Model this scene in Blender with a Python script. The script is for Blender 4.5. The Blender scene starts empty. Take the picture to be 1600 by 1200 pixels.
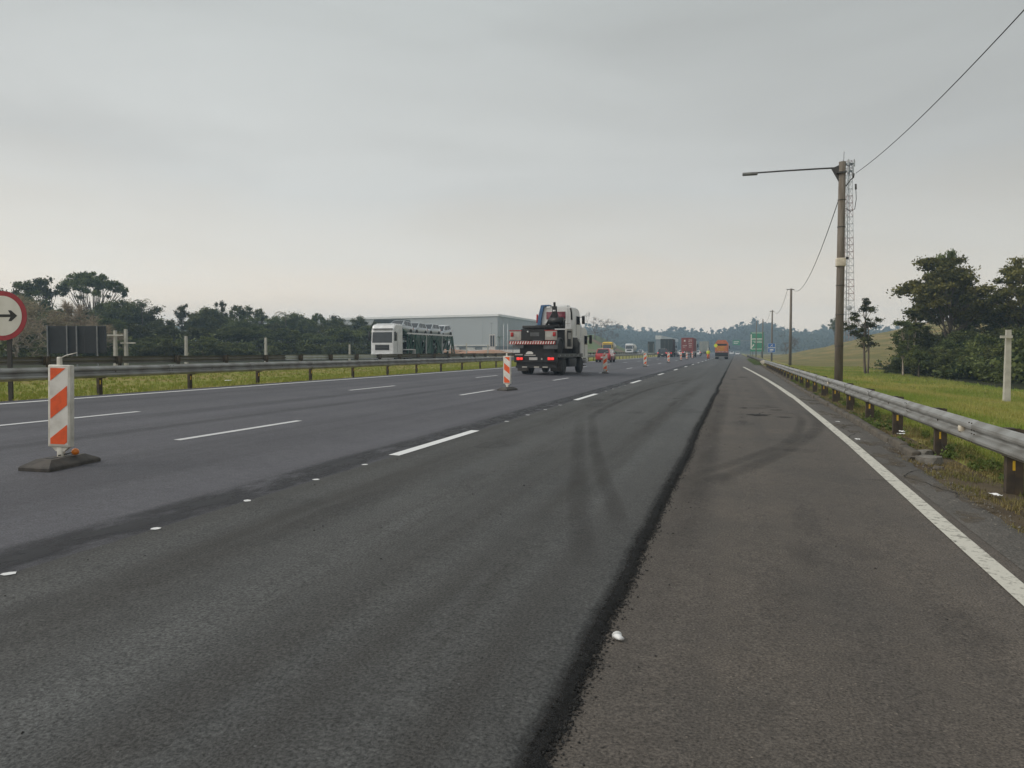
import bpy, bmesh, math, random
import numpy as np
from mathutils import Vector, Matrix, noise as mnoise

R = math.radians
scn = bpy.context.scene
C = scn.collection

# ------------------------------------------------------------------ camera
PITCH = math.atan(51 / 1200.0)
YAW = math.atan(350 * math.cos(PITCH) / 1200.0)
cam_d = bpy.data.cameras.new('camera')
cam_d.sensor_fit = 'HORIZONTAL'
cam_d.sensor_width = 36.0
cam_d.lens = 36.0 * 1200.0 / 1600.0
cam_d.clip_start = 0.05
cam_d.clip_end = 6000
cam = bpy.data.objects.new('camera', cam_d)
C.objects.link(cam)
cam.location = (0, 0, 1.5)
cam.rotation_euler = (math.pi / 2 - PITCH, 0, YAW)
scn.camera = cam

# ------------------------------------------------------------------ world, sun, exposure
SUN_EL, SUN_AZ = R(38), R(-112)          # azimuth from +Y towards +X
world = bpy.data.worlds.new('World')
scn.world = world
world.use_nodes = True
nt = world.node_tree
nt.nodes.clear()
wo = nt.nodes.new('ShaderNodeOutputWorld')
bg = nt.nodes.new('ShaderNodeBackground')
sky = nt.nodes.new('ShaderNodeTexSky')
sky.sky_type = 'NISHITA'
sky.sun_disc = False
sky.sun_elevation = SUN_EL
sky.sun_rotation = SUN_AZ
sky.air_density = 1.0
sky.dust_density = 4.0
tc = nt.nodes.new('ShaderNodeTexCoord')
sep = nt.nodes.new('ShaderNodeSeparateXYZ')
nt.links.new(tc.outputs['Generated'], sep.inputs[0])
# overcast cloud deck: colour by elevation, with soft broad cloud variation
asin = nt.nodes.new('ShaderNodeMath'); asin.operation = 'ARCSINE'; asin.use_clamp = False
nt.links.new(sep.outputs['Z'], asin.inputs[0])
el = nt.nodes.new('ShaderNodeMapRange')
el.inputs['From Min'].default_value = 0.0
el.inputs['From Max'].default_value = math.pi / 2
nt.links.new(asin.outputs[0], el.inputs['Value'])
nz = nt.nodes.new('ShaderNodeTexNoise'); nz.inputs['Scale'].default_value = 2.0; nz.inputs['Detail'].default_value = 5.0
nz.inputs['Roughness'].default_value = 0.5; nz.inputs['Distortion'].default_value = 0.4
mp = nt.nodes.new('ShaderNodeMapping'); mp.inputs['Scale'].default_value = (1.0, 1.0, 4.5); mp.inputs['Location'].default_value = (3.1, 0.4, 0.2)
nt.links.new(tc.outputs['Generated'], mp.inputs['Vector']); nt.links.new(mp.outputs[0], nz.inputs['Vector'])
ad = nt.nodes.new('ShaderNodeMath'); ad.operation = 'MULTIPLY_ADD'; ad.inputs[1].default_value = 0.10
nz2 = nt.nodes.new('ShaderNodeMath'); nz2.operation = 'SUBTRACT'; nz2.inputs[1].default_value = 0.5
nt.links.new(nz.outputs['Fac'], nz2.inputs[0]); nt.links.new(nz2.outputs[0], ad.inputs[0]); nt.links.new(el.outputs[0], ad.inputs[2])
ramp = nt.nodes.new('ShaderNodeValToRGB')
nt.links.new(ad.outputs[0], ramp.inputs['Fac'])
cr = ramp.color_ramp
cr.elements[0].position = 0.0; cr.elements[0].color = (0.96, 0.81, 0.65, 1)
cr.elements[1].position = 1.0; cr.elements[1].color = (0.50, 0.525, 0.535, 1)
for p, c in ((0.035, (0.92, 0.80, 0.66, 1)), (0.075, (0.72, 0.68, 0.61, 1)), (0.14, (0.55, 0.552, 0.53, 1)), (0.28, (0.455, 0.472, 0.46, 1))):
    e = cr.elements.new(p); e.color = c
mul = nt.nodes.new('ShaderNodeMix'); mul.data_type = 'RGBA'; mul.blend_type = 'MULTIPLY'; mul.inputs['Factor'].default_value = 1.0
mr = nt.nodes.new('ShaderNodeMapRange'); mr.inputs['From Min'].default_value = 0.3; mr.inputs['From Max'].default_value = 0.7
mr.inputs['To Min'].default_value = 0.88; mr.inputs['To Max'].default_value = 1.12
nt.links.new(nz.outputs['Fac'], mr.inputs['Value'])
nt.links.new(ramp.outputs['Color'], mul.inputs['A']); nt.links.new(mr.outputs[0], mul.inputs['B'])
# the cloud deck is a little brighter on the sun's side
dp = nt.nodes.new('ShaderNodeVectorMath'); dp.operation = 'DOT_PRODUCT'
dp.inputs[1].default_value = (math.sin(SUN_AZ), math.cos(SUN_AZ), 0)
nt.links.new(tc.outputs['Generated'], dp.inputs[0])
mr2 = nt.nodes.new('ShaderNodeMapRange'); mr2.inputs['From Min'].default_value = -1; mr2.inputs['From Max'].default_value = 1
mr2.inputs['To Min'].default_value = 0.76; mr2.inputs['To Max'].default_value = 1.18
nt.links.new(dp.outputs['Value'], mr2.inputs['Value'])
mul2 = nt.nodes.new('ShaderNodeMix'); mul2.data_type = 'RGBA'; mul2.blend_type = 'MULTIPLY'; mul2.inputs['Factor'].default_value = 1.0
nt.links.new(mul.outputs['Result'], mul2.inputs['A']); nt.links.new(mr2.outputs[0], mul2.inputs['B'])
sc_ = nt.nodes.new('ShaderNodeMix'); sc_.data_type = 'RGBA'; sc_.blend_type = 'MULTIPLY'; sc_.inputs['Factor'].default_value = 1.0
sc_.inputs['B'].default_value = (0.09, 0.09, 0.09, 1)
nt.links.new(sky.outputs['Color'], sc_.inputs['A'])
mixs = nt.nodes.new('ShaderNodeMix'); mixs.data_type = 'RGBA'; mixs.inputs['Factor'].default_value = 0.93
nt.links.new(sc_.outputs['Result'], mixs.inputs['A']); nt.links.new(mul2.outputs['Result'], mixs.inputs['B'])
nt.links.new(mixs.outputs['Result'], bg.inputs['Color'])
bg.inputs['Strength'].default_value = 0.79
nt.links.new(bg.outputs[0], wo.inputs['Surface'])

sun_d = bpy.data.lights.new('sun', 'SUN')
sun_d.energy = 1.4
sun_d.angle = R(40)
sun_d.color = (1.0, 0.96, 0.9)
sun = bpy.data.objects.new('sun', sun_d)
C.objects.link(sun)
sd = Vector((math.sin(SUN_AZ) * math.cos(SUN_EL), math.cos(SUN_AZ) * math.cos(SUN_EL), math.sin(SUN_EL)))
sun.rotation_euler = sd.to_track_quat('Z', 'Y').to_euler()

scn.view_settings.view_transform = 'Standard'
scn.view_settings.look = 'None'
scn.view_settings.exposure = 0.58
scn.view_settings.gamma = 1.0
scn.view_settings.use_curve_mapping = False
scn.cycles.volume_bounces = 1
scn.cycles.max_bounces = 6
scn.cycles.transparent_max_bounces = 12

# ------------------------------------------------------------------ materials
MATS = {}


def node(m, t):
    return m.node_tree.nodes.new(t)


def mat(name, col, rough=0.6, col2=None, scale=4.0, metal=0.0, spec=0.5, bump=0.0, bscale=None, bdist=0.01,
        coat=0.0, emis=None, estr=0.0, detail=4.0, lo=0.35, hi=0.65, stretch=None, alpha=None, world_co=False):
    if name in MATS:
        return MATS[name]
    m = bpy.data.materials.new(name)
    m.use_nodes = True
    t = m.node_tree
    b = t.nodes['Principled BSDF']
    b.inputs['Roughness'].default_value = rough
    b.inputs['Metallic'].default_value = metal
    b.inputs['Specular IOR Level'].default_value = spec
    b.inputs['Coat Weight'].default_value = coat
    if col2 is None:
        col2 = tuple(c * 0.78 for c in col)
    co = node(m, 'ShaderNodeTexCoord')
    src = co.outputs['Object']
    if world_co:
        g = node(m, 'ShaderNodeNewGeometry'); src = g.outputs['Position']
    if stretch:
        mpn = node(m, 'ShaderNodeMapping'); mpn.inputs['Scale'].default_value = stretch
        t.links.new(src, mpn.inputs['Vector']); src = mpn.outputs[0]
    n = node(m, 'ShaderNodeTexNoise'); n.inputs['Scale'].default_value = scale; n.inputs['Detail'].default_value = detail
    t.links.new(src, n.inputs['Vector'])
    r = node(m, 'ShaderNodeMapRange'); r.inputs['From Min'].default_value = lo; r.inputs['From Max'].default_value = hi
    t.links.new(n.outputs['Fac'], r.inputs['Value'])
    mx = node(m, 'ShaderNodeMix'); mx.data_type = 'RGBA'
    mx.inputs['A'].default_value = (*col, 1); mx.inputs['B'].default_value = (*col2, 1)
    t.links.new(r.outputs[0], mx.inputs['Factor'])
    t.links.new(mx.outputs['Result'], b.inputs['Base Color'])
    if bump:
        n2 = node(m, 'ShaderNodeTexNoise'); n2.inputs['Scale'].default_value = bscale or scale * 4; n2.inputs['Detail'].default_value = 3
        t.links.new(src, n2.inputs['Vector'])
        bp = node(m, 'ShaderNodeBump'); bp.inputs['Strength'].default_value = bump; bp.inputs['Distance'].default_value = bdist
        t.links.new(n2.outputs['Fac'], bp.inputs['Height']); t.links.new(bp.outputs[0], b.inputs['Normal'])
    if emis:
        b.inputs['Emission Color'].default_value = (*emis, 1); b.inputs['Emission Strength'].default_value = estr
    MATS[name] = m
    return m


def foliage(name, a, b_, rough=0.7, rnd=0.35):
    m = bpy.data.materials.new(name); m.use_nodes = True
    t = m.node_tree; b = t.nodes['Principled BSDF']
    at = node(m, 'ShaderNodeAttribute'); at.attribute_name = 'tint'
    oi = node(m, 'ShaderNodeObjectInfo')
    mx = node(m, 'ShaderNodeMix'); mx.data_type = 'RGBA'
    mx.inputs['A'].default_value = (*a, 1); mx.inputs['B'].default_value = (*b_, 1)
    t.links.new(at.outputs['Fac'], mx.inputs['Factor'])
    hs = node(m, 'ShaderNodeHueSaturation')
    r1 = node(m, 'ShaderNodeMapRange'); r1.inputs['To Min'].default_value = 1 - rnd; r1.inputs['To Max'].default_value = 1 + rnd
    t.links.new(oi.outputs['Random'], r1.inputs['Value']); t.links.new(r1.outputs[0], hs.inputs['Value'])
    r2 = node(m, 'ShaderNodeMapRange'); r2.inputs['To Min'].default_value = 0.485; r2.inputs['To Max'].default_value = 0.515
    t.links.new(oi.outputs['Random'], r2.inputs['Value']); t.links.new(r2.outputs[0], hs.inputs['Hue'])
    t.links.new(mx.outputs['Result'], hs.inputs['Color'])
    t.links.new(hs.outputs['Color'], b.inputs['Base Color'])
    b.inputs['Roughness'].default_value = rough
    b.inputs['Specular IOR Level'].default_value = 0.25
    tr = node(m, 'ShaderNodeBsdfTranslucent'); t.links.new(hs.outputs['Color'], tr.inputs['Color'])
    ms = node(m, 'ShaderNodeMixShader'); ms.inputs[0].default_value = 0.25
    t.links.new(b.outputs[0], ms.inputs[1]); t.links.new(tr.outputs[0], ms.inputs[2])
    t.links.new(ms.outputs[0], t.nodes['Material Output'].inputs['Surface'])
    MATS[name] = m
    return m


def asphalt(name, a, b_, stain, speck=0.35, rough=0.8, bump=0.5, streak=0.5, agg=120.0):
    """aggregate speckle + long wheel-path streaks + broad patches, in metres"""
    m = bpy.data.materials.new(name); m.use_nodes = True
    t = m.node_tree; b = t.nodes['Principled BSDF']
    g = node(m, 'ShaderNodeNewGeometry')
    def nz_(scale, st=None, det=3.0, rg=0.5):
        src = g.outputs['Position']
        if st:
            q = node(m, 'ShaderNodeMapping'); q.inputs['Scale'].default_value = st
            t.links.new(src, q.inputs['Vector']); src = q.outputs[0]
        n = node(m, 'ShaderNodeTexNoise'); n.inputs['Scale'].default_value = scale; n.inputs['Detail'].default_value = det
        n.inputs['Roughness'].default_value = rg
        t.links.new(src, n.inputs['Vector']); return n.outputs['Fac']
    def rng_(s, lo, hi, a0=0.0, a1=1.0):
        r = node(m, 'ShaderNodeMapRange'); r.inputs['From Min'].default_value = lo; r.inputs['From Max'].default_value = hi
        r.inputs['To Min'].default_value = a0; r.inputs['To Max'].default_value = a1
        t.links.new(s, r.inputs['Value']); return r.outputs[0]
    def mixc(f, A, B):
        x = node(m, 'ShaderNodeMix'); x.data_type = 'RGBA'
        for k, v in (('A', A), ('B', B)):
            if isinstance(v, tuple): x.inputs[k].default_value = (*v, 1)
            else: t.links.new(v, x.inputs[k])
        if isinstance(f, float): x.inputs['Factor'].default_value = f
        else: t.links.new(f, x.inputs['Factor'])
        return x.outputs['Result']
    base = mixc(rng_(nz_(0.55, None, 5.0, 0.6), 0.35, 0.65), a, b_)
    base = mixc(rng_(nz_(1.0, (2.2, 0.045, 1.0), 4.0), 0.42, 0.72, 0.0, streak), base, stain)
    base = mixc(rng_(nz_(1.0, (0.9, 0.02, 1.0), 2.0), 0.5, 0.75, 0.0, streak * 0.7), base, tuple(min(1, c * 1.7) for c in a))
    fine = nz_(agg, None, 2.0, 0.7)
    x = node(m, 'ShaderNodeMix'); x.data_type = 'RGBA'; x.blend_type = 'MULTIPLY'; x.inputs['Factor'].default_value = 1.0
    t.links.new(base, x.inputs['A']); t.links.new(rng_(fine, 0.25, 0.75, 1 - speck, 1 + speck), x.inputs['B'])
    mid_ = nz_(9.0, None, 5.0, 0.75)
    x2 = node(m, 'ShaderNodeMix'); x2.data_type = 'RGBA'; x2.blend_type = 'MULTIPLY'; x2.inputs['Factor'].default_value = 1.0
    t.links.new(x.outputs['Result'], x2.inputs['A']); t.links.new(rng_(mid_, 0.3, 0.7, 0.84, 1.16), x2.inputs['B'])
    v = node(m, 'ShaderNodeTexVoronoi'); v.inputs['Scale'].default_value = agg * 0.35
    t.links.new(g.outputs['Position'], v.inputs['Vector'])
    chips = rng_(v.outputs['Distance'], 0.10, 0.16, 1.0, 0.0)
    sel = node(m, 'ShaderNodeMath'); sel.operation = 'MULTIPLY'
    t.links.new(chips, sel.inputs[0]); t.links.new(rng_(v.outputs['Color'], 0.72, 0.76), sel.inputs[1])
    fin = mixc(sel.outputs[0], x2.outputs['Result'], tuple(min(0.5, c * 2.0) for c in a))
    t.links.new(fin, b.inputs['Base Color'])
    bp = node(m, 'ShaderNodeBump'); bp.inputs['Strength'].default_value = bump; bp.inputs['Distance'].default_value = 0.006
    t.links.new(fine, bp.inputs['Height']); t.links.new(bp.outputs[0], b.inputs['Normal'])
    b.inputs['Roughness'].default_value = rough
    b.inputs['Specular IOR Level'].default_value = 0.35
    MATS[name] = m
    return m


def decal(name, col, amax, scale, st=(1, 1, 1), lo=0.35, hi=0.65, rough=0.8, floor=0.0):
    """worn film on the road: opacity from attribute 'fade' and broken up by noise"""
    m = bpy.data.materials.new(name); m.use_nodes = True
    t = m.node_tree; b = t.nodes['Principled BSDF']
    b.inputs['Roughness'].default_value = rough
    b.inputs['Specular IOR Level'].default_value = 0.3
    g = node(m, 'ShaderNodeNewGeometry')
    q = node(m, 'ShaderNodeMapping'); q.inputs['Scale'].default_value = st
    t.links.new(g.outputs['Position'], q.inputs['Vector'])
    n = node(m, 'ShaderNodeTexNoise'); n.inputs['Scale'].default_value = scale; n.inputs['Detail'].default_value = 5; n.inputs['Roughness'].default_value = 0.65
    t.links.new(q.outputs[0], n.inputs['Vector'])
    r = node(m, 'ShaderNodeMapRange'); r.inputs['From Min'].default_value = lo; r.inputs['From Max'].default_value = hi
    r.inputs['To Min'].default_value = floor; r.inputs['To Max'].default_value = 1
    t.links.new(n.outputs['Fac'], r.inputs['Value'])
    at = node(m, 'ShaderNodeAttribute'); at.attribute_name = 'fade'
    mu = node(m, 'ShaderNodeMath'); mu.operation = 'MULTIPLY'
    t.links.new(r.outputs[0], mu.inputs[0]); t.links.new(at.outputs['Fac'], mu.inputs[1])
    m2 = node(m, 'ShaderNodeMath'); m2.operation = 'MULTIPLY'; m2.inputs[1].default_value = amax; m2.use_clamp = True
    t.links.new(mu.outputs[0], m2.inputs[0]); t.links.new(m2.outputs[0], b.inputs['Alpha'])
    n3 = node(m, 'ShaderNodeTexNoise'); n3.inputs['Scale'].default_value = 60
    t.links.new(g.outputs['Position'], n3.inputs['Vector'])
    mx = node(m, 'ShaderNodeMix'); mx.data_type = 'RGBA'
    mx.inputs['A'].default_value = (*[c * 0.8 for c in col], 1); mx.inputs['B'].default_value = (*[min(1, c * 1.12) for c in col], 1)
    t.links.new(n3.outputs['Fac'], mx.inputs['Factor']); t.links.new(mx.outputs['Result'], b.inputs['Base Color'])
    MATS[name] = m
    return m


asphalt('road_asphalt', (0.071, 0.070, 0.079), (0.090, 0.089, 0.098), (0.054, 0.053, 0.060), speck=0.6, streak=0.75, agg=70)
asphalt('new_asphalt', (0.057, 0.058, 0.057), (0.074, 0.074, 0.071), (0.045, 0.043, 0.040), speck=0.8, bump=1.0, streak=1.0, agg=62)
asphalt('old_asphalt', (0.096, 0.081, 0.067), (0.072, 0.063, 0.054), (0.056, 0.050, 0.045), speck=0.8, bump=0.8, streak=0.65, agg=75)
asphalt('gutter_asphalt', (0.082, 0.075, 0.066), (0.115, 0.104, 0.09), (0.055, 0.050, 0.044), speck=0.7, bump=1.0, streak=0.3, agg=60)
asphalt('far_asphalt', (0.10, 0.098, 0.096), (0.085, 0.085, 0.085), (0.065, 0.064, 0.063), agg=60)
mat('edge_asphalt', (0.016, 0.016, 0.016), 0.9, (0.035, 0.034, 0.033), 90, bump=1.0, bscale=120, bdist=0.02, spec=0.3)
decal('old_paint', (0.56, 0.54, 0.47), 1.0, 16, (1, 1, 1), 0.28, 0.47, 0.7, 0.12)
decal('fresh_paint', (0.74, 0.74, 0.73), 1.0, 30, (1, 1, 1), 0.18, 0.32, 0.6, 0.6)
decal('grey_paint', (0.62, 0.62, 0.62), 0.95, 25, (1, 1, 1), 0.2, 0.4, 0.6, 0.5)
decal('tyre_mark', (0.026, 0.025, 0.024), 0.33, 1.3, (1, 1, 1), 0.25, 0.7, 0.75, 0.25)
decal('soft_dust', (0.075, 0.068, 0.060), 0.25, 1.5, (4, 0.3, 1), 0.3, 0.7, 0.85)
decal('dust_mark', (0.040, 0.035, 0.032), 0.36, 1.2, (1.5, 0.5, 1), 0.25, 0.7, 0.85, 0.2)
decal('tack_stain', (0.022, 0.022, 0.025), 0.9, 2.2, (1.5, 0.6, 1), 0.33, 0.55, 0.6)
decal('rim_dark', (0.018, 0.018, 0.018), 0.75, 55, (1, 1, 1), 0.38, 0.58, 0.9)
decal('faint_dark', (0.035, 0.035, 0.038), 0.22, 1.2, (2, 0.3, 1), 0.3, 0.7, 0.8)
decal('crack_dark', (0.02, 0.019, 0.018), 0.85, 20, (1, 1, 1), 0.3, 0.5, 0.9, 0.3)
decal('dirt_film', (0.13, 0.105, 0.075), 0.75, 9, (1, 1, 1), 0.36, 0.6, 0.95)
decal('hole_dark', (0.018, 0.017, 0.016), 1.0, 5, (1, 1, 1), 0.32, 0.5, 0.9)
mat('ground_grass', (0.20, 0.225, 0.042), 0.9, (0.27, 0.215, 0.08), 0.55, bump=0.6, bscale=30, bdist=0.03, world_co=True, spec=0.1)
mat('ground_dry', (0.23, 0.172, 0.072), 0.95, (0.135, 0.125, 0.042), 0.35, bump=0.8, bscale=2, bdist=0.25, world_co=True, spec=0.1, detail=9, stretch=(.22, .22, 5.0), lo=.38, hi=.6)
mat('ground_dirt', (0.085, 0.066, 0.046), 0.95, (0.12, 0.095, 0.06), 2.2, bump=0.8, bscale=40, bdist=0.03, world_co=True, spec=0.1)
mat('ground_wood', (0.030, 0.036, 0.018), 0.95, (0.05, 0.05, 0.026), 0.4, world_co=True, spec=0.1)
mat('mound_soil', (0.21, 0.12, 0.065), 0.95, (0.12, 0.15, 0.04), 0.07, world_co=True, spec=0.1, detail=7, lo=0.34, hi=0.44)
mat('galvanised', (0.35, 0.35, 0.335), 0.48, (0.19, 0.18, 0.16), 1.6, metal=0.45, bump=0.2, bscale=18, detail=8, lo=.4, hi=.68)
mat('galvanised_dirty_shaded', (0.115, 0.105, 0.09), 0.7, (0.17, 0.16, 0.145), 1.1, metal=0.2)  # dirty steel; also the shadow-side brown painted onto the back median rail
mat('galvanised_new', (0.5, 0.52, 0.52), 0.45, (0.4, 0.41, 0.41), 1.3, metal=0.3)
mat('post_steel', (0.042, 0.035, 0.028), 0.8, (0.085, 0.062, 0.042), 6, spec=0.3)
mat('yellow_film', (0.72, 0.46, 0.02), 0.5, (0.6, 0.36, 0.02), 20)
mat('cream_plastic', (0.62, 0.56, 0.44), 0.55, (0.48, 0.42, 0.33), 12)
mat('white_plastic', (0.66, 0.635, 0.565), 0.5, (0.46, 0.43, 0.37), 8, lo=.4, hi=.7, detail=7)
mat('white_sheet', (0.72, 0.70, 0.65), 0.45, (0.54, 0.515, 0.46), 7, lo=.42, hi=.72, detail=7)
mat('orange_sheet', (0.80, 0.105, 0.018), 0.45, (0.56, 0.075, 0.02), 9, lo=.45, hi=.75, detail=7)
mat('amber', (0.75, 0.22, 0.02), 0.3, (0.6, 0.16, 0.02), 30)
mat('rubber', (0.05, 0.046, 0.042), 0.85, (0.085, 0.076, 0.066), 9, bump=0.3, bscale=60)
mat('concrete', (0.30, 0.285, 0.25), 0.9, (0.21, 0.195, 0.165), 5, bump=0.5, bscale=40)
mat('concrete_dirty', (0.115, 0.098, 0.076), 0.95, (0.062, 0.053, 0.041), 5, bump=0.8, bscale=30, bdist=0.02)
mat('pole_concrete', (0.115, 0.094, 0.072), 0.9, (0.17, 0.145, 0.118), 2.5, stretch=(4, 4, 0.6), bump=0.3, bscale=20)
mat('pole_pale', (0.48, 0.46, 0.40), 0.85, (0.36, 0.345, 0.30), 3)
mat('dark_steel', (0.035, 0.033, 0.032), 0.6, (0.06, 0.055, 0.05), 5)
mat('grey_steel', (0.17, 0.175, 0.175), 0.5, (0.24, 0.245, 0.24), 4, metal=0.4)
mat('wire_black', (0.03, 0.03, 0.032), 0.7)
mat('sign_red', (0.36, 0.022, 0.035), 0.45, (0.28, 0.02, 0.03), 8)
mat('sign_white', (0.68, 0.66, 0.60), 0.5, (0.60, 0.58, 0.52), 3)
mat('black_paint', (0.012, 0.012, 0.012), 0.5)
mat('board_black', (0.010, 0.011, 0.013), 0.55, (0.018, 0.02, 0.022), 2)
mat('sign_green', (0.015, 0.22, 0.10), 0.5, (0.013, 0.18, 0.085), 1.0)
mat('sign_blue', (0.03, 0.14, 0.42), 0.5)
mat('truck_white', (0.72, 0.73, 0.73), 0.3, (0.62, 0.62, 0.61), 1.5, coat=0.4)
mat('truck_dirty_white', (0.60, 0.59, 0.56), 0.45, (0.46, 0.45, 0.42), 2.0, coat=0.1)
mat('truck_blue', (0.025, 0.11, 0.26), 0.35, (0.02, 0.085, 0.2), 3, coat=0.3)
mat('truck_black', (0.007, 0.007, 0.008), 0.55, (0.015, 0.014, 0.013), 4)
mat('truck_grey', (0.10, 0.105, 0.11), 0.55, (0.065, 0.065, 0.065), 4)
mat('panel_grey', (0.42, 0.40, 0.36), 0.5, (0.33, 0.31, 0.28), 4)
mat('deck_steel', (0.12, 0.125, 0.115), 0.55, (0.075, 0.075, 0.07), 5, metal=0.3)
mat('glass_dark', (0.018, 0.022, 0.026), 0.08, (0.03, 0.035, 0.04), 1.0, spec=0.7)
mat('glass_red', (0.16, 0.03, 0.045), 0.15, (0.26, 0.075, 0.10), 3.5, spec=0.6, lo=0.42, hi=0.6)
mat('chrome', (0.5, 0.5, 0.5), 0.25, metal=0.9)
mat('lamp_clear', (0.65, 0.66, 0.66), 0.15, spec=0.7)
mat('headlight_on', (0.9, 0.9, 0.9), 0.2, emis=(1.0, 0.98, 0.92), estr=3.0)
mat('tail_red', (0.40, 0.02, 0.02), 0.25, (0.3, 0.015, 0.015), 9)
mat('brake_on', (0.6, 0.03, 0.03), 0.25, emis=(1.0, 0.045, 0.035), estr=0.6)
mat('plate', (0.55, 0.53, 0.5), 0.5)
mat('tyre', (0.018, 0.018, 0.018), 0.85, (0.035, 0.033, 0.03), 12)
mat('rim', (0.25, 0.25, 0.25), 0.4, (0.16, 0.155, 0.15), 8, metal=0.6)
mat('trailer_green', (0.008, 0.075, 0.042), 0.45, (0.006, 0.045, 0.027), 3)
mat('silver_paint', (0.42, 0.46, 0.48), 0.28, (0.36, 0.40, 0.42), 2, metal=0.35, coat=0.6)
mat('grey_paint_car', (0.2, 0.215, 0.225), 0.28, metal=0.3, coat=0.6)
mat('white_paint_car', (0.7, 0.7, 0.7), 0.3, coat=0.6)
mat('red_paint_car', (0.42, 0.022, 0.025), 0.3, (0.36, 0.018, 0.02), 2, coat=0.6)
mat('black_paint_car', (0.02, 0.02, 0.022), 0.25, coat=0.7)
mat('yellow_truck', (0.68, 0.44, 0.02), 0.4, (0.56, 0.36, 0.02), 2)
mat('orange_truck', (0.58, 0.17, 0.06), 0.5, (0.44, 0.12, 0.05), 2)
mat('amber_truck', (0.60, 0.26, 0.03), 0.5, (0.45, 0.18, 0.03), 3)
mat('container_red', (0.27, 0.055, 0.04), 0.6, (0.21, 0.045, 0.035), 1.5)
mat('tarp_dark', (0.022, 0.028, 0.028), 0.7, (0.03, 0.038, 0.037), 2)
mat('box_grey', (0.30, 0.31, 0.27), 0.6, (0.24, 0.25, 0.22), 1.5)
mat('tank_beige', (0.44, 0.40, 0.34), 0.4, (0.36, 0.33, 0.28), 1.0, metal=0.2)
mat('skin', (0.30, 0.17, 0.11), 0.6)
mat('vest_yellow', (0.75, 0.82, 0.05), 0.7, (0.62, 0.68, 0.04), 10)
mat('trouser_orange', (0.75, 0.16, 0.03), 0.8, (0.6, 0.13, 0.03), 8)
mat('boot', (0.02, 0.018, 0.016), 0.7)
mat('metal_cladding', (0.33, 0.35, 0.355), 0.55, (0.31, 0.33, 0.335), 0.15, spec=0.3)
mat('roof_white', (0.72, 0.73, 0.73), 0.5, (0.65, 0.66, 0.66), 0.2)
mat('wall_white', (0.58, 0.57, 0.54), 0.8, (0.48, 0.47, 0.44), 0.8)
mat('shade_grey', (0.18, 0.185, 0.19), 0.8)
mat('earth_red', (0.38, 0.20, 0.13), 0.95, (0.28, 0.17, 0.10), 0.3)
mat('tower_red', (0.30, 0.20, 0.185), 0.6)
mat('tower_white', (0.46, 0.47, 0.47), 0.6)
mat('bark', (0.085, 0.065, 0.048), 0.9, (0.13, 0.105, 0.08), 5, stretch=(3, 3, 0.5))
mat('bark_pale', (0.36, 0.31, 0.24), 0.9, (0.19, 0.15, 0.11), 4, stretch=(3, 3, 0.5))
mat('paper', (0.8, 0.8, 0.79), 0.6)
mat('stone', (0.21, 0.195, 0.17), 0.95, (0.13, 0.12, 0.10), 7, bump=0.8, bscale=30, bdist=0.02)
mat('crumb', (0.022, 0.021, 0.02), 0.9, (0.04, 0.038, 0.035), 50)
foliage('leaf_dark', (0.028, 0.042, 0.013), (0.135, 0.150, 0.044))
foliage('leaf_mid', (0.034, 0.052, 0.016), (0.135, 0.155, 0.044))
foliage('leaf_olive', (0.056, 0.062, 0.016), (0.19, 0.175, 0.045), rnd=0.2)
foliage('leaf_bush', (0.045, 0.060, 0.016), (0.13, 0.145, 0.04), rnd=0.25)
foliage('leaf_far', (0.024, 0.038, 0.020), (0.050, 0.066, 0.032), rnd=0.2)
foliage('twig_beige', (0.23, 0.19, 0.125), (0.42, 0.355, 0.24), rnd=0.1)
foliage('grass_blade', (0.205, 0.262, 0.038), (0.40, 0.325, 0.105), rnd=0.0)
foliage('twig_brown', (0.075, 0.058, 0.045), (0.13, 0.10, 0.08), rnd=0.1)
foliage('grass_dull', (0.105, 0.125, 0.028), (0.27, 0.20, 0.088), rnd=0.0)
foliage('grass_weed', (0.075, 0.12, 0.026), (0.14, 0.18, 0.045), rnd=0.0)


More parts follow.
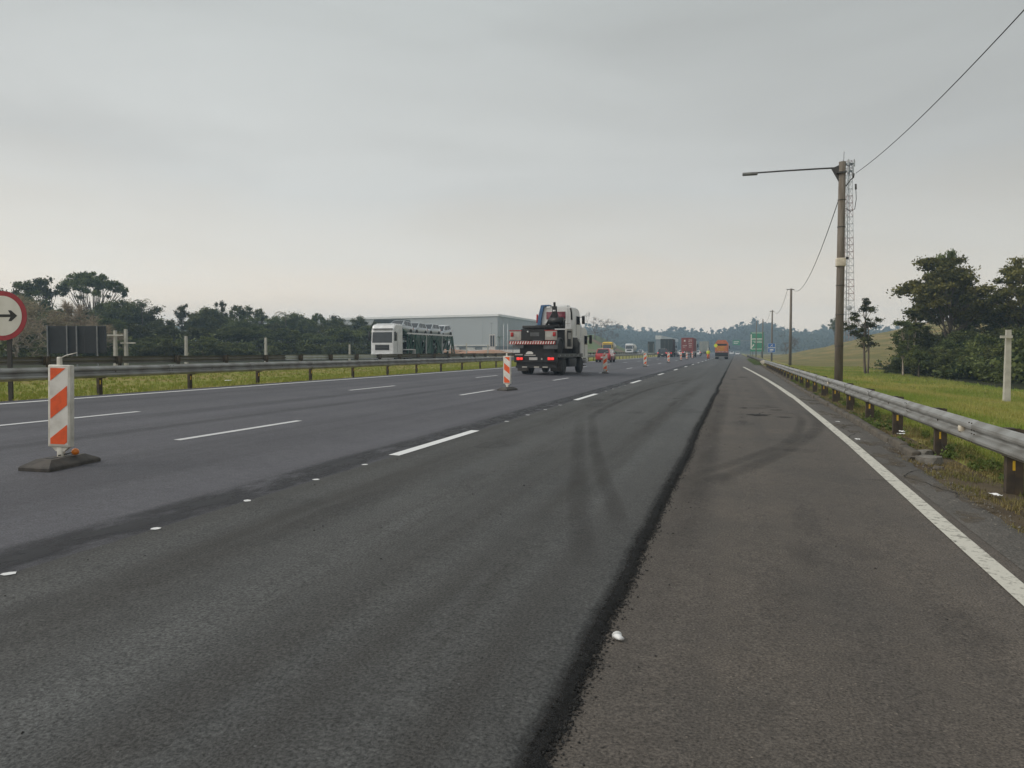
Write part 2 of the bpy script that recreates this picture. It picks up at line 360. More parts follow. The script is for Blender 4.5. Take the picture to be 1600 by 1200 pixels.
# ------------------------------------------------------------------ mesh helpers
class MB:
    def __init__(s):
        s.v = []; s.f = []; s.m = []; s.mats = []; s.sm = []

    def mi(s, name):
        if name not in s.mats:
            s.mats.append(name)
        return s.mats.index(name)

    def add(s, verts, faces, m, smooth=False, M=None):
        o = len(s.v)
        if M is not None:
            verts = [M @ Vector(p) for p in verts]
        s.v.extend([tuple(p) for p in verts])
        k = s.mi(m)
        for f in faces:
            s.f.append([i + o for i in f]); s.m.append(k); s.sm.append(smooth)
        return s

    def box(s, c, d, m, M=None):
        x, y, z = c; a, b, e = d[0] / 2, d[1] / 2, d[2] / 2
        vs = [(x + i * a, y + j * b, z + k * e) for k in (-1, 1) for j in (-1, 1) for i in (-1, 1)]
        return s.add(vs, [(0, 2, 3, 1), (4, 5, 7, 6), (0, 1, 5, 4), (2, 6, 7, 3), (0, 4, 6, 2), (1, 3, 7, 5)], m, False, M)

    def rbox(s, c, d, r, m, M=None, seg=2, taper=None, smooth=True):
        """box with rounded edges; taper=(sx,sy) scales the top"""
        bm = bmesh.new()
        bmesh.ops.create_cube(bm, size=1.0)
        for v in bm.verts:
            k = (taper if (taper and v.co.z > 0) else (1, 1))
            v.co = Vector((v.co.x * d[0] * k[0], v.co.y * d[1] * k[1], v.co.z * d[2]))
        bmesh.ops.bevel(bm, geom=list(bm.edges), offset=r, segments=seg, affect='EDGES', profile=0.6)
        vs = [(v.co.x + c[0], v.co.y + c[1], v.co.z + c[2]) for v in bm.verts]
        for i, v in enumerate(bm.verts):
            v.index = i
        fs = [[v.index for v in f.verts] for f in bm.faces]
        bm.free()
        return s.add(vs, fs, m, smooth, M)

    def bar(s, p0, p1, w, h, m, up=(0, 0, 1)):
        p0, p1 = Vector(p0), Vector(p1)
        d = (p1 - p0).normalized(); u = Vector(up)
        if abs(d.dot(u)) > 0.98:
            u = Vector((0, 1, 0))
        a = d.cross(u).normalized(); b = a.cross(d).normalized()
        vs = []
        for p in (p0, p1):
            for i, j in ((-1, -1), (1, -1), (1, 1), (-1, 1)):
                vs.append(p + a * (i * w / 2) + b * (j * h / 2))
        return s.add(vs, [(3, 2, 1, 0), (4, 5, 6, 7), (0, 1, 5, 4), (1, 2, 6, 5), (2, 3, 7, 6), (3, 0, 4, 7)], m)

    def tube(s, pts, rad, m, n=8, cap=True):
        pts = [Vector(p) for p in pts]
        if not isinstance(rad, (list, tuple)):
            rad = [rad] * len(pts)
        vs = []; fs = []
        a = None
        for i, p in enumerate(pts):
            d = (pts[min(i + 1, len(pts) - 1)] - pts[max(i - 1, 0)])
            if d.length < 1e-9:
                d = Vector((0, 0, 1))
            d.normalize()
            if a is None:
                a = d.cross(Vector((0, 0, 1) if abs(d.z) < 0.9 else (1, 0, 0))).normalized()
            else:
                a = (a - d * a.dot(d))
                a = a.normalized() if a.length > 1e-6 else d.orthogonal().normalized()
            b = d.cross(a)
            for k in range(n):
                t = 2 * math.pi * k / n
                vs.append(p + (a * math.cos(t) + b * math.sin(t)) * rad[i])
        for i in range(len(pts) - 1):
            for k in range(n):
                k2 = (k + 1) % n
                fs.append((i * n + k, i * n + k2, (i + 1) * n + k2, (i + 1) * n + k))
        if cap:
            fs.append(tuple(reversed(range(n)))); fs.append(tuple(range((len(pts) - 1) * n, len(pts) * n)))
        return s.add(vs, fs, m, n > 5)

    def lathe(s, prof, c, axis, m, n=20, smooth=True):
        """prof: list of (radius, offset along axis)"""
        ax = Vector(axis).normalized(); a = ax.orthogonal().normalized(); b = ax.cross(a); c = Vector(c)
        vs = []; fs = []
        for r, h in prof:
            for k in range(n):
                t = 2 * math.pi * k / n
                vs.append(c + ax * h + (a * math.cos(t) + b * math.sin(t)) * r)
        for i in range(len(prof) - 1):
            for k in range(n):
                k2 = (k + 1) % n
                fs.append((i * n + k, i * n + k2, (i + 1) * n + k2, (i + 1) * n + k))
        fs.append(tuple(reversed(range(n)))); fs.append(tuple(range((len(prof) - 1) * n, len(prof) * n)))
        return s.add(vs, fs, m, smooth)

    def prism(s, poly, y0, y1, m, plane='xz'):
        """extrude a 2d polygon; xz: along y; yz: along x; xy: along z"""
        def P(u, w, t):
            return {'xz': (u, t, w), 'yz': (t, u, w), 'xy': (u, w, t)}[plane]
        n = len(poly)
        vs = [P(u, w, y0) for u, w in poly] + [P(u, w, y1) for u, w in poly]
        fs = [tuple(range(n)), tuple(reversed(range(n, 2 * n)))]
        for i in range(n):
            j = (i + 1) % n
            fs.append((i, i + n, j + n, j))
        return s.add(vs, fs, m)

    def loft(s, secs, m, closed=True, caps=True, smooth=True):
        n = len(secs[0]); vs = [p for q in secs for p in q]; fs = []
        for i in range(len(secs) - 1):
            for k in range(n if closed else n - 1):
                k2 = (k + 1) % n
                fs.append((i * n + k, i * n + k2, (i + 1) * n + k2, (i + 1) * n + k))
        if caps:
            fs.append(tuple(reversed(range(n)))); fs.append(tuple(range((len(secs) - 1) * n, len(secs) * n)))
        return s.add(vs, fs, m, smooth)

    def slab(s, q, m, inset=0.0, off=0.012, th=0.02):
        """thin pane laid on quad q (4 corners), inset and proud by off"""
        q = [Vector(p) for p in q]
        cen = sum(q, Vector()) / 4
        nrm = (q[1] - q[0]).cross(q[3] - q[0]).normalized()
        k = []
        for p in q:
            d = cen - p
            k.append(p + d.normalized() * inset * 1.4)
        top = [p + nrm * off for p in k]; bot = [p + nrm * (off - th) for p in k]
        return s.add(bot + top, [(3, 2, 1, 0), (4, 5, 6, 7), (0, 1, 5, 4), (1, 2, 6, 5), (2, 3, 7, 6), (3, 0, 4, 7)], m)

    def data(s, name):
        me = bpy.data.meshes.new(name)
        me.from_pydata(s.v, [], s.f)
        for n_ in s.mats:
            me.materials.append(MATS[n_])
        me.polygons.foreach_set('material_index', s.m)
        me.polygons.foreach_set('use_smooth', s.sm)
        me.update()
        bm = bmesh.new(); bm.from_mesh(me)
        bmesh.ops.recalc_face_normals(bm, faces=bm.faces)
        bm.to_mesh(me); bm.free()
        return me

    def build(s, name, parent=None, loc=None):
        o = bpy.data.objects.new(name, s.data(name))
        C.objects.link(o)
        if parent is not None:
            o.parent = parent
        if loc is not None:
            o.location = loc
        return o


def np_mesh(name, verts, faces, material, tint=None, smooth=False):
    """verts (N,3), faces (M,k)"""
    me = bpy.data.meshes.new(name)
    verts = np.asarray(verts, np.float32); faces = np.asarray(faces, np.int32)
    M_, k = faces.shape
    me.vertices.add(len(verts)); me.vertices.foreach_set('co', verts.ravel())
    me.loops.add(M_ * k); me.loops.foreach_set('vertex_index', faces.ravel())
    me.polygons.add(M_); me.polygons.foreach_set('loop_start', np.arange(0, M_ * k, k, dtype=np.int32))
    me.polygons.foreach_set('loop_total', np.full(M_, k, np.int32))
    if smooth:
        me.polygons.foreach_set('use_smooth', np.ones(M_, bool))
    me.materials.append(MATS[material])
    me.update(calc_edges=True)
    if tint is not None:
        a = me.attributes.new('tint', 'FLOAT', 'FACE'); a.data.foreach_set('value', np.asarray(tint, np.float32))
    return me


def put(name, me, parent=None, loc=None, rz=0.0, scale=None):
    o = bpy.data.objects.new(name, me); C.objects.link(o)
    if parent is not None: o.parent = parent
    if loc is not None: o.location = loc
    o.rotation_euler.z = rz
    if scale is not None: o.scale = scale
    return o


def tag(o, label, cat, group=None):
    o['label'] = label; o['category'] = cat
    if group: o['group'] = group
    return o


def struct(o):
    o['kind'] = 'structure'; return o


def stuff(o, label=None, cat=None):
    o['kind'] = 'stuff'
    if label: o['label'] = label
    if cat: o['category'] = cat
    return o


def empty(name, loc=(0, 0, 0), rz=0.0, label=None, cat=None, group=None):
    o = bpy.data.objects.new(name, None); C.objects.link(o)
    o.location = loc; o.rotation_euler.z = rz; o.empty_display_size = 0.3
    if label: tag(o, label, cat, group)
    return o


def copy_tree(o, parent=None):
    c = o.copy(); C.objects.link(c); c.parent = parent
    for ch in list(o.children):
        copy_tree(ch, c)
    return c


# ------------------------------------------------------------------ terrain heights
SL = 0.025


def zr(x):
    """road crossfall: the carriageway falls towards the right shoulder"""
    return -SL * x


def lerp_tab(x, tab):
    xs = [t[0] for t in tab]; ys = [t[1] for t in tab]
    return float(np.interp(x, xs, ys))


VERGE = [(2.3, -0.118), (2.9, -0.13), (3.4, -0.16), (5, -0.16), (9, -0.42), (14, -0.62), (30, -0.4), (60, 0.4), (120, 2), (400, 6), (1600, 10)]
LEFT = [(-1600, 8), (-300, 3), (-120, 0.6), (-70, 0.25), (-46, 0.3), (-42.5, 0.42), (-41, 0.40), (-26.5, 0.40), (-25, 0.50), (-21, 0.22), (-17, 0.31), (-15.6, 0.34)]
RIDGE = [(-1600, 34), (-600, 30), (-300, 24), (-157, 20), (-122, 19), (-106, 16), (-83, 14), (-58, 16), (-32, 13), (-19, 12), (0, 19), (19, 25), (32, 22),
         (48, 14), (70, 12), (90, 17), (115, 12), (200, 16), (500, 30), (1600, 36)]


def sstep(a, b, x):
    t = min(1, max(0, (x - a) / (b - a))); return t * t * (3 - 2 * t)


def ground_z(x, y):
    if x > 2.3:
        z = lerp_tab(x, VERGE)
        h = 8.6 * math.exp(-(((x - 50) / 27) ** 2 if x < 50 else ((x - 50) / 60) ** 2) - ((y - 205) / (82 if y < 205 else 120)) ** 2)
        # shallow terraces worn into the slope
        h += 0.28 * math.sin(h * 3.3) * min(1, h * 0.5) * 0.6
        z += h * sstep(7, 16, x)
    elif x < -15.5:
        z = lerp_tab(x, LEFT)
        z += 9.2 * math.exp(-((x + 66) / 13) ** 2 - ((y - 355) / 46) ** 2) * sstep(-43, -50, x)
    else:
        z = zr(x) - 0.22
    if y > 480:
        far = lerp_tab(x, RIDGE) * sstep(600, 850, y)
        z += far * (1.0 if y < 900 else 1.0 + (y - 900) / 1400)
    n = mnoise.noise(Vector((x * 0.13, y * 0.13, 0))) * 0.10
    if x > 4.5 or x < -44:
        z += n * min(1.0, max(x - 4.5, -44 - x) * 0.4)
    return z


def build_terrain():
    xs = [-1150, -900, -700, -500, -400, -300, -250, -200, -170, -150] + list(np.arange(-140, -44, 4.0)) + [-44, -42.5, -41, -38, -33, -29, -26.5, -25.6, -25, -24, -22.5, -21, -19, -17.5, -16.6, -16, -15.6, -15.4, -12, -8, -4, -1, 1.5, 2.25, 2.35, 2.6, 2.9, 3.2, 3.6, 4, 4.5, 5] + list(np.arange(6, 20, 1.0)) + list(np.arange(20, 130, 3.0)) + [140, 160, 200, 260, 340, 450, 600, 800, 1150]
    ys = [-60, -30, -15, -5, 0] + list(np.arange(2, 30, 1.0)) + list(np.arange(30, 100, 2.5)) + list(np.arange(100, 460, 6.0)) + list(np.arange(460, 985, 18.0))
    nx, ny = len(xs), len(ys)
    vs = [(x, y, ground_z(x, y)) for y in ys for x in xs]
    b = MB(); b.v = vs
    names = ['ground_grass', 'ground_dry', 'ground_dirt', 'ground_wood', 'mound_soil']
    for n in names: b.mi(n)
    for j in range(ny - 1):
        for i in range(nx - 1):
            b.f.append([j * nx + i, j * nx + i + 1, (j + 1) * nx + i + 1, (j + 1) * nx + i])
            x = (xs[i] + xs[i + 1]) / 2; y = (ys[j] + ys[j + 1]) / 2
            k = 0
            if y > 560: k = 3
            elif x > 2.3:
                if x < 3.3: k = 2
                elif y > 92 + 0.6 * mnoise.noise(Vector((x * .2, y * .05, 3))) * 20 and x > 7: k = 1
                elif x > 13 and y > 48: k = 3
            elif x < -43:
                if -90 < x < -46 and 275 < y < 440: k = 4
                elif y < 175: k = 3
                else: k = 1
            b.m.append(k); b.sm.append(True)
    return struct(b.build('ground'))


build_terrain()


# ------------------------------------------------------------------ roads
def edge_x(y):
    """ragged outer edge of the freshly laid lane"""
    n = mnoise.noise
    return -0.70 + 0.045 * n(Vector((0, y * 0.22, 1.0))) + 0.018 * n(Vector((0, y * 1.1, 5.0))) + 0.014 * n(Vector((0, y * 4.5, 9.0))) + 0.012 * n(Vector((0, y * 13.0, 2.0)))


def strip(name, x0, x1, y0, y1, zf, m, parent=None, step=20.0):
    b = MB(); ys = list(np.arange(y0, y1, step)) + [y1]
    for y in ys:
        b.v.append((x0, y, zf(x0))); b.v.append((x1, y, zf(x1)))
    k = b.mi(m)
    for i in range(len(ys) - 1):
        b.f.append([2 * i, 2 * i + 1, 2 * i + 3, 2 * i + 2]); b.m.append(k); b.sm.append(False)
    return b.build(name, parent)


Y0, Y1 = -30, 620
road = struct(strip('road', -15.62, -4.30, Y0, Y1, zr, 'road_asphalt'))
shoulder = struct(strip('shoulder', -0.95, 2.36, Y0, Y1, lambda x: zr(x) - 0.042, 'old_asphalt'))
opp = struct(strip('opposite_road', -41.0, -26.6, Y0, 700, lambda x: 0.47, 'far_asphalt'))

# resurfaced lane: raised mat with ragged, crumbling edge
lane_b = MB()
kt = lane_b.mi('new_asphalt'); ke = lane_b.mi('edge_asphalt')
ys = list(np.arange(-6, 12, 0.035)) + list(np.arange(12, 40, 0.12)) + list(np.arange(40, 160, 0.6)) + list(np.arange(160, Y1 + 1, 8.0))
rl = random.Random(3)
for y in ys:
    e = edge_x(y)
    w1 = 0.012 + 0.02 * rl.random(); w2 = 0.03 + 0.04 * rl.random()
    lane_b.v += [(-4.34, y, zr(-4.34) + 0.005), (e - 0.12, y, zr(e - 0.12) + 0.006), (e - 0.02, y, zr(e) + 0.002 - 0.006 * rl.random()),
                 (e + w1, y, zr(e) - 0.020 - 0.012 * rl.random()), (e + w2, y, zr(e) - 0.046)]
for i in range(len(ys) - 1):
    for k in range(4):
        a = i * 5 + k
        lane_b.f.append([a, a + 1, a + 6, a + 5]); lane_b.m.append(kt if k < 1 or (k == 1) else ke); lane_b.sm.append(k < 2)
lane = struct(lane_b.build('resurfaced_lane'))

gut_b = MB(); kg = gut_b.mi('gutter_asphalt')
ysg = list(np.arange(-6, 60, 0.2)) + list(np.arange(60, 260, 3.0))
for y in ysg:
    xe = 2.46 + 0.14 * mnoise.noise(Vector((y * 0.9, 4.0, 0))) + 0.07 * mnoise.noise(Vector((y * 4, 8.0, 0)))
    if y > 14.2: xe = 2.60
    gut_b.v += [(2.02, y, zr(2.02) - 0.038), (2.36, y, zr(2.36) - 0.037), (xe, y, zr(xe) - 0.05)]
for i in range(len(ysg) - 1):
    for k in range(2):
        a = i * 3 + k
        gut_b.f.append([a, a + 1, a + 4, a + 3]); gut_b.m.append(kg); gut_b.sm.append(False)
struct(gut_b.build('gutter'))


def ribbon(name, path, w, zf, m, parent, fade_ends=True, cross=4, soft=True, wfun=None):
    """thin film along path [(x,y)], with an opacity attribute"""
    b = MB(); k = b.mi(m); fade = []
    n = len(path)
    for i, (x, y) in enumerate(path):
        x2, y2 = path[min(i + 1, n - 1)]; x1, y1 = path[max(i - 1, 0)]
        d = Vector((x2 - x1, y2 - y1)).normalized(); nn = Vector((d.y, -d.x))
        t = i / (n - 1)
        fe = min(1, min(t, 1 - t) * 5) if fade_ends else 1.0
        ww = w * (wfun(t) if wfun else 1)
        for j in range(cross + 1):
            s_ = j / cross - 0.5
            px_, py_ = x + nn.x * s_ * ww, y + nn.y * s_ * ww
            b.v.append((px_, py_, zf(px_)))
            fade.append(fe * ((1 - abs(2 * s_) ** 2) if soft else 1.0))
    c = cross + 1
    for i in range(n - 1):
        for j in range(cross):
            b.f.append([i * c + j, i * c + j + 1, (i + 1) * c + j + 1, (i + 1) * c + j]); b.m.append(k); b.sm.append(False)
    o = b.build(name, parent)
    a = o.data.attributes.new('fade', 'FLOAT', 'POINT'); a.data.foreach_set('value', fade)
    return o


z_lane = lambda x: zr(x) + 0.010
z_road = lambda x: zr(x) + 0.005
z_shl = lambda x: zr(x) - 0.037


def line_path(x, y0, y1, n):
    return [(x, y0 + (y1 - y0) * i / n) for i in range(n + 1)]


# broken lane lines
for k in range(0, 24):
    y = 9.33 + 12.08 * k - 0.0
    ribbon('lane_marking', line_path(-4.36, y, y + 3.35, 4), 0.155, z_lane, 'fresh_paint', lane, False, 2, False)
for xx, m_ in ((-7.86, 'grey_paint'), (-11.52, 'grey_paint')):
    for k in range(-1, 22):
        y = 9.4 + 12.08 * k
        ribbon('lane_marking', line_path(xx, y, y + 3.3, 4), 0.13, z_road, m_, road, False, 2, False)
ribbon('edge_marking', line_path(-15.05, -20, 320, 60), 0.17, z_road, 'fresh_paint', road, False, 2, False)
rp = [(1.80, -6), (1.80, 4), (1.84, 8), (1.92, 14), (1.94, 20), (1.94, 27), (1.84, 36), (1.66, 46), (1.25, 62), (0.72, 80)]
rpf = [(float(np.interp(t, [q[1] for q in rp], [q[0] for q in rp])), t) for t in np.arange(-6, 80.1, 0.5)]
ribbon('edge_marking', rpf, 0.165, lambda x: zr(x) - 0.034, 'old_paint', shoulder, False, 2, False, lambda t: 1.0 if t < .4 else 1.25)
# pre-marking paint spots along the future lane line
rs = random.Random(8)
for y in (2.45, 3.66, 4.93, 6.10, 7.32, 8.46):
    ribbon('paint_spot', [(-4.335 + rs.uniform(-.01, .01), y + t) for t in (-.035, -.012, .015, .038)], 0.075, z_lane, 'fresh_paint', lane, False, 3, False, lambda t: 0.55 + 1.6 * t * (1 - t))
for k in range(3):
    for q in range(4):
        y = 13.2 + 12.08 * k + 1.3 + q * 1.6
        ribbon('paint_spot', [(-4.335, y + t) for t in (-.045, 0, .05)], 0.08, z_lane, 'fresh_paint', lane, False, 2, False)
# tack-coat stain beside the seam
ribbon('seam_stain', [(-4.62 + 0.06 * mnoise.noise(Vector((y * .5, 0, 0))), y) for y in np.arange(0, 90, .5)], 0.62, z_road, 'tack_stain', road, False, 6, True)
ribbon('seam_stain', [(-9.2 + 0.05 * mnoise.noise(Vector((y * .4, 3, 0))), y) for y in np.arange(2, 34, .8)], 0.5, z_road, 'faint_dark', road, True, 4, True)
ribbon('seam_stain', [(-10.6 + 0.05 * mnoise.noise(Vector((y * .4, 7, 0))), y) for y in np.arange(2, 60, 1.0)], 0.8, z_road, 'faint_dark', road, True, 4, True)
# tyre marks
def bez(p, n=30):
    p = [Vector(q) for q in p]
    out = []
    for i in range(n + 1):
        t = i / n
        q = (1 - t) ** 3 * p[0] + 3 * (1 - t) ** 2 * t * p[1] + 3 * (1 - t) * t * t * p[2] + t ** 3 * p[3]
        out.append((q.x, q.y))
    return out
def poly(p, n=30):
    t = np.linspace(0, 1, n + 1); k = np.linspace(0, 1, len(p))
    xs_ = np.interp(t, k, [q[0] for q in p]); ys_ = np.interp(t, k, [q[1] for q in p])
    for _ in range(6):
        xs_[1:-1] = (xs_[:-2] + 2 * xs_[1:-1] + xs_[2:]) / 4; ys_[1:-1] = (ys_[:-2] + 2 * ys_[1:-1] + ys_[2:]) / 4
    return list(zip(xs_.tolist(), ys_.tolist()))
ribbon('tyre_mark', poly([(-3.35, 18.4), (-2.17, 12.1), (-1.53, 9.07), (-1.1, 7.27), (-0.85, 6.07)]), 0.22, z_lane, 'dust_mark', lane)
ribbon('tyre_mark', poly([(-3.29, 16.6), (-2.0, 9.97), (-1.36, 6.85), (-0.95, 4.92)]), 0.26, lambda x: z_lane(x) + .002, 'dust_mark', lane)
ribbon('tyre_mark', poly([(-1.9, 42), (-2.65, 35.8), (-3.18, 26.8), (-3.14, 18.6), (-2.89, 15.2)]), 0.24, lambda x: z_lane(x) + .004, 'dust_mark', lane)
ribbon('tyre_mark', poly([(-2.41, 2.4), (-2.6, 4.96), (-2.56, 6.65), (-2.56, 9.7), (-2.6, 16)]), 0.7, lambda x: z_lane(x) + .006, 'soft_dust', lane)
ribbon('tyre_mark', poly([(-3.5, 2.4), (-3.6, 6), (-3.55, 20), (-3.5, 40)]), 0.6, lambda x: z_lane(x) + .001, 'soft_dust', lane)
ribbon('tyre_mark', poly([(-1.5, 2.0), (-1.55, 6), (-1.6, 14), (-1.6, 40)]), 0.55, lambda x: z_lane(x) + .003, 'soft_dust', lane)
ribbon('tyre_mark', poly([(-0.59, 8.58), (0.02, 10.04), (0.79, 12.77), (1.60, 16.4), (1.86, 19.0), (1.80, 22.5)]), 0.34, z_shl, 'tyre_mark', shoulder)
ribbon('tyre_mark', poly([(-0.69, 8.97), (0.1, 11.3), (0.99, 14.26), (1.48, 18.52), (1.45, 21)]), 0.26, lambda x: zr(x) - 0.0355, 'tyre_mark', shoulder)
ribbon('tyre_mark', poly([(-0.45, 4), (-0.42, 9.5), (-0.45, 14), (-0.42, 22), (-0.45, 40)]), 0.5, lambda x: zr(x) - 0.039, 'dust_mark', shoulder)
# broken surface on the shoulder
def blot(name, x, y, rx, ry, m, parent, zf, seed):
    r = random.Random(seed); n = 18
    b = MB(); k = b.mi(m); b.v.append((x, y, zf(x))); fade = [1.0]
    for i in range(n):
        t = 2 * math.pi * i / n; q = 0.65 + 0.55 * r.random()
        b.v.append((x + rx * q * math.cos(t), y + ry * q * math.sin(t), zf(x))); fade.append(0.55)
    for i in range(n):
        b.f.append([0, 1 + i, 1 + (i + 1) % n]); b.m.append(k); b.sm.append(False)
    o = b.build(name, parent); a = o.data.attributes.new('fade', 'FLOAT', 'POINT'); a.data.foreach_set('value', fade)
for i, (x, y, rx, ry) in enumerate([(0.50, 19.6, 0.24, 0.30), (0.75, 19.9, 0.12, 0.10), (1.12, 19.3, 0.20, 0.09), (1.05, 21.6, 0.18, 0.10), (0.62, 22.0, 0.25, 0.06), (0.22, 21.8, 0.10, 0.15), (0.98, 22.6, .2, .06), (0.35, 48, 0.35, 0.6), (-.1, 44, .3, .3)]):
    blot('pothole', x, y, rx, ry, 'hole_dark', shoulder, lambda q: zr(q) - 0.033, i)

rb_ = random.Random(61)
for i in range(26):
    y = 4 + 26 * rb_.random() ** 1.3; x = 2.12 + .34 * rb_.random()
    blot('dirt_patch', x, y, .10 + .16 * rb_.random(), .2 + .5 * rb_.random(), 'dirt_film', shoulder, lambda q: zr(q) - .0335 - .0001 * i, 100 + i)
for i in range(16):
    y = 3.5 + 30 * rb_.random(); x = rb_.uniform(-.4, 1.6)
    blot('oil_stain', x, y, .08 + .25 * rb_.random(), .15 + .6 * rb_.random(), 'faint_dark', shoulder, lambda q: zr(q) - .0365 + .00012 * i, 200 + i)
for i in range(22):
    y = 3.0 + 34 * rb_.random(); x = rb_.uniform(-4.0, -1.1)
    blot('oil_stain', x, y, .08 + .3 * rb_.random(), .3 + 1.0 * rb_.random(), 'faint_dark', lane, lambda q: zr(q) + .0175 + .0001 * i, 300 + i)
rc_ = random.Random(17)
def crack(x, y, ang, L, w, parent, zf):
    p = [(x, y)]; a = ang
    for k in range(int(L / .12)):
        a += rc_.uniform(-.5, .5); a = ang + (a - ang) * .85
        p.append((p[-1][0] + .12 * math.cos(a), p[-1][1] + .12 * math.sin(a)))
    if len(p) > 4: ribbon('crack', p, w, zf, 'crack_dark', parent, True, 2, False, lambda t: .5 + rc_.random())
zc_ = lambda x: zr(x) - .0315
for (x, y, a, L) in ((.1, 21.9, .02, 1.3), (.35, 19.2, 1.2, 1.6), (.75, 20.4, .1, .9), (.9, 22.3, -.1, .8), (1.5, 10.2, .05, .5), (1.72, 7.6, .2, .35), (2.1, 9.0, 1.5, 5.0), (2.2, 14.5, 1.55, 6.0), (2.25, 11.5, .1, .4), (2.05, 13.2, -.1, .5), (-.2, 30, .1, 1.6), (0, 36, -.05, 1.5), (.2, 27, .05, 1.2)):
    crack(x, y, a, L, .016 if y < 15 else .03, shoulder, zc_)
# crumbs of asphalt along the raw edge, grit on the shoulder
def pebbles(name, pts, mat_, label, cat):
    vs = []; fs = []
    r = random.Random(21)
    for (x, y, z, s_) in pts:
        o = len(vs)
        a = r.random() * 6.28
        for (dx, dy, dz) in ((1, 0, 0), (-.5, .86, 0), (-.5, -.86, 0), (0, 0, .8), (.2, .1, -.3)):
            dx, dy = dx * math.cos(a) - dy * math.sin(a), dx * math.sin(a) + dy * math.cos(a)
            q = s_ * (0.7 + 0.6 * r.random())
            vs.append((x + dx * q, y + dy * q, z + dz * q))
        for f in ((0, 1, 3), (1, 2, 3), (2, 0, 3), (1, 0, 4), (2, 1, 4), (0, 2, 4)):
            fs.append([o + i for i in f])
    return stuff(put(name, np_mesh(name, vs, fs, mat_)), label, cat)
rg = random.Random(5)
pts = []
for i in range(3600):
    y = 1.8 + 30 * rg.random() ** 1.7
    d = abs(rg.gauss(0, 0.03)) * (1 if rg.random() < .94 else 4) - .012
    x = edge_x(y) + 0.05 + d
    pts.append((x, y, zr(x) - 0.040, 0.004 + 0.009 * rg.random() ** 2))
for i in range(110):
    y = 2 + 24 * rg.random(); x = rg.uniform(-0.5, 1.7)
    pts.append((x, y, zr(x) - 0.040, 0.004 + 0.010 * rg.random() ** 3))
for i in range(240):
    y = 2 + 20 * rg.random(); x = rg.uniform(-4.2, -0.9)
    pts.append((x, y, zr(x) + 0.007, 0.003 + 0.010 * rg.random() ** 3))
pebbles('asphalt_crumbs', pts, 'crumb', 'black asphalt crumbs scattered along the raw edge of the new lane', 'crumbs')
pts = []
for i in range(6500):
    y = 3 + 40 * rg.random() ** 1.5; x = 2.03 + 0.8 * rg.random() ** .7
    pts.append((x, y, zr(x) - 0.045 - (.03 if x > 2.6 else 0), 0.004 + 0.020 * rg.random() ** 4))
pebbles('gutter_grit', pts, 'stone', 'grey grit and gravel lying in the gutter beside the kerb', 'gravel')

# bitumen-rich, coarser rim of the new mat, and the granular face of the raw edge
ribbon('rim_stain', [(edge_x(y) - .02, y) for y in np.arange(1.0, 60, .08)], 0.11, lambda x: zr(x) + .0085, 'rim_dark', lane, False, 6, True)
pts = []
for i in range(9000):
    y = 1.6 + 24 * rg.random() ** 1.8
    x = edge_x(y) + rg.uniform(-.03, .055)
    pts.append((x, y, zr(x) + (.0 if x < edge_x(y) - .01 else -.022 - .3 * max(0, x - edge_x(y))), 0.003 + 0.008 * rg.random() ** 1.5))
pebbles('edge_granules', pts, 'crumb', 'coarse black granules on the raw broken edge of the new lane', 'crumbs')

# kerb on the right, stone by stone
kerb = struct(empty('kerb', (2.64, 13, -0.11)))
kr = random.Random(4)
for i in range(46):
    y = 13.2 + i * 1.03
    b = MB()
    b.rbox((0, 0, 0.01), (0.14, 1.0 + kr.uniform(-.03, .028), 0.20), 0.03, 'concrete_dirty')
    o = b.build('kerb_stone', kerb, (kr.uniform(-.018, .018), y - 13, kr.uniform(-.02, .012)))
    o.rotation_euler = (kr.uniform(-.012, .012), kr.uniform(-.06, .06), kr.uniform(-.015, .015))

# ------------------------------------------------------------------ guardrails
# W-beam section: (depth towards traffic, height)
WB = [(0.0, -0.155), (0.018, -0.150), (0.03, -0.135), (0.078, -0.105), (0.083, -0.075), (0.078, -0.048), (0.02, -0.022), (0.012, 0.0),
      (0.02, 0.022), (0.078, 0.048), (0.083, 0.075), (0.078, 0.105), (0.03, 0.135), (0.018, 0.150), (0.0, 0.155)]


def beam_mesh(L, m, side):
    """beam panel running along +y from 0, its waves facing x*side"""
    b = MB(); secs = []
    for y in (0, L):
        front = [(side * d, y, h) for d, h in WB]
        back = [(side * (d - 0.005), y, h) for d, h in reversed(WB)]
        secs.append(front + back)
    b.loft(secs, m, smooth=False)
    # splice bolts
    for yb_ in (0.05, 0.16):
        for h in (-0.115, -0.03, 0.03, 0.115):
            b.lathe([(0.016, 0), (0.013, 0.012)], (side * (0.062 if abs(h) > .1 else 0.034), yb_, h), (side, 0, 0), 'post_steel', 6, False)
    b.lathe([(0.02, 0), (0.016, 0.014)], (side * 0.012, L / 2, 0), (side, 0, 0), 'post_steel', 6, False)
    # lap edge of the neighbouring panel
    b.loft([[(side * (d + 0.004), y, h) for d, h in WB] + [(side * (d + 0.001), y, h) for d, h in reversed(WB)] for y in (-0.01, 0.22)], m, smooth=False)
    return b.data('beam_panel')


def post_mesh(h, m, side, sticker):
    b = MB()
    b.box((0, 0, h / 2 - 0.25), (0.012, 0.11, h + 0.5), m)
    for s_ in (-1, 1):
        b.box((side * 0.035, s_ * 0.055, h / 2 - 0.25), (0.082, 0.010, h + 0.5), m)
    return b.data('post')


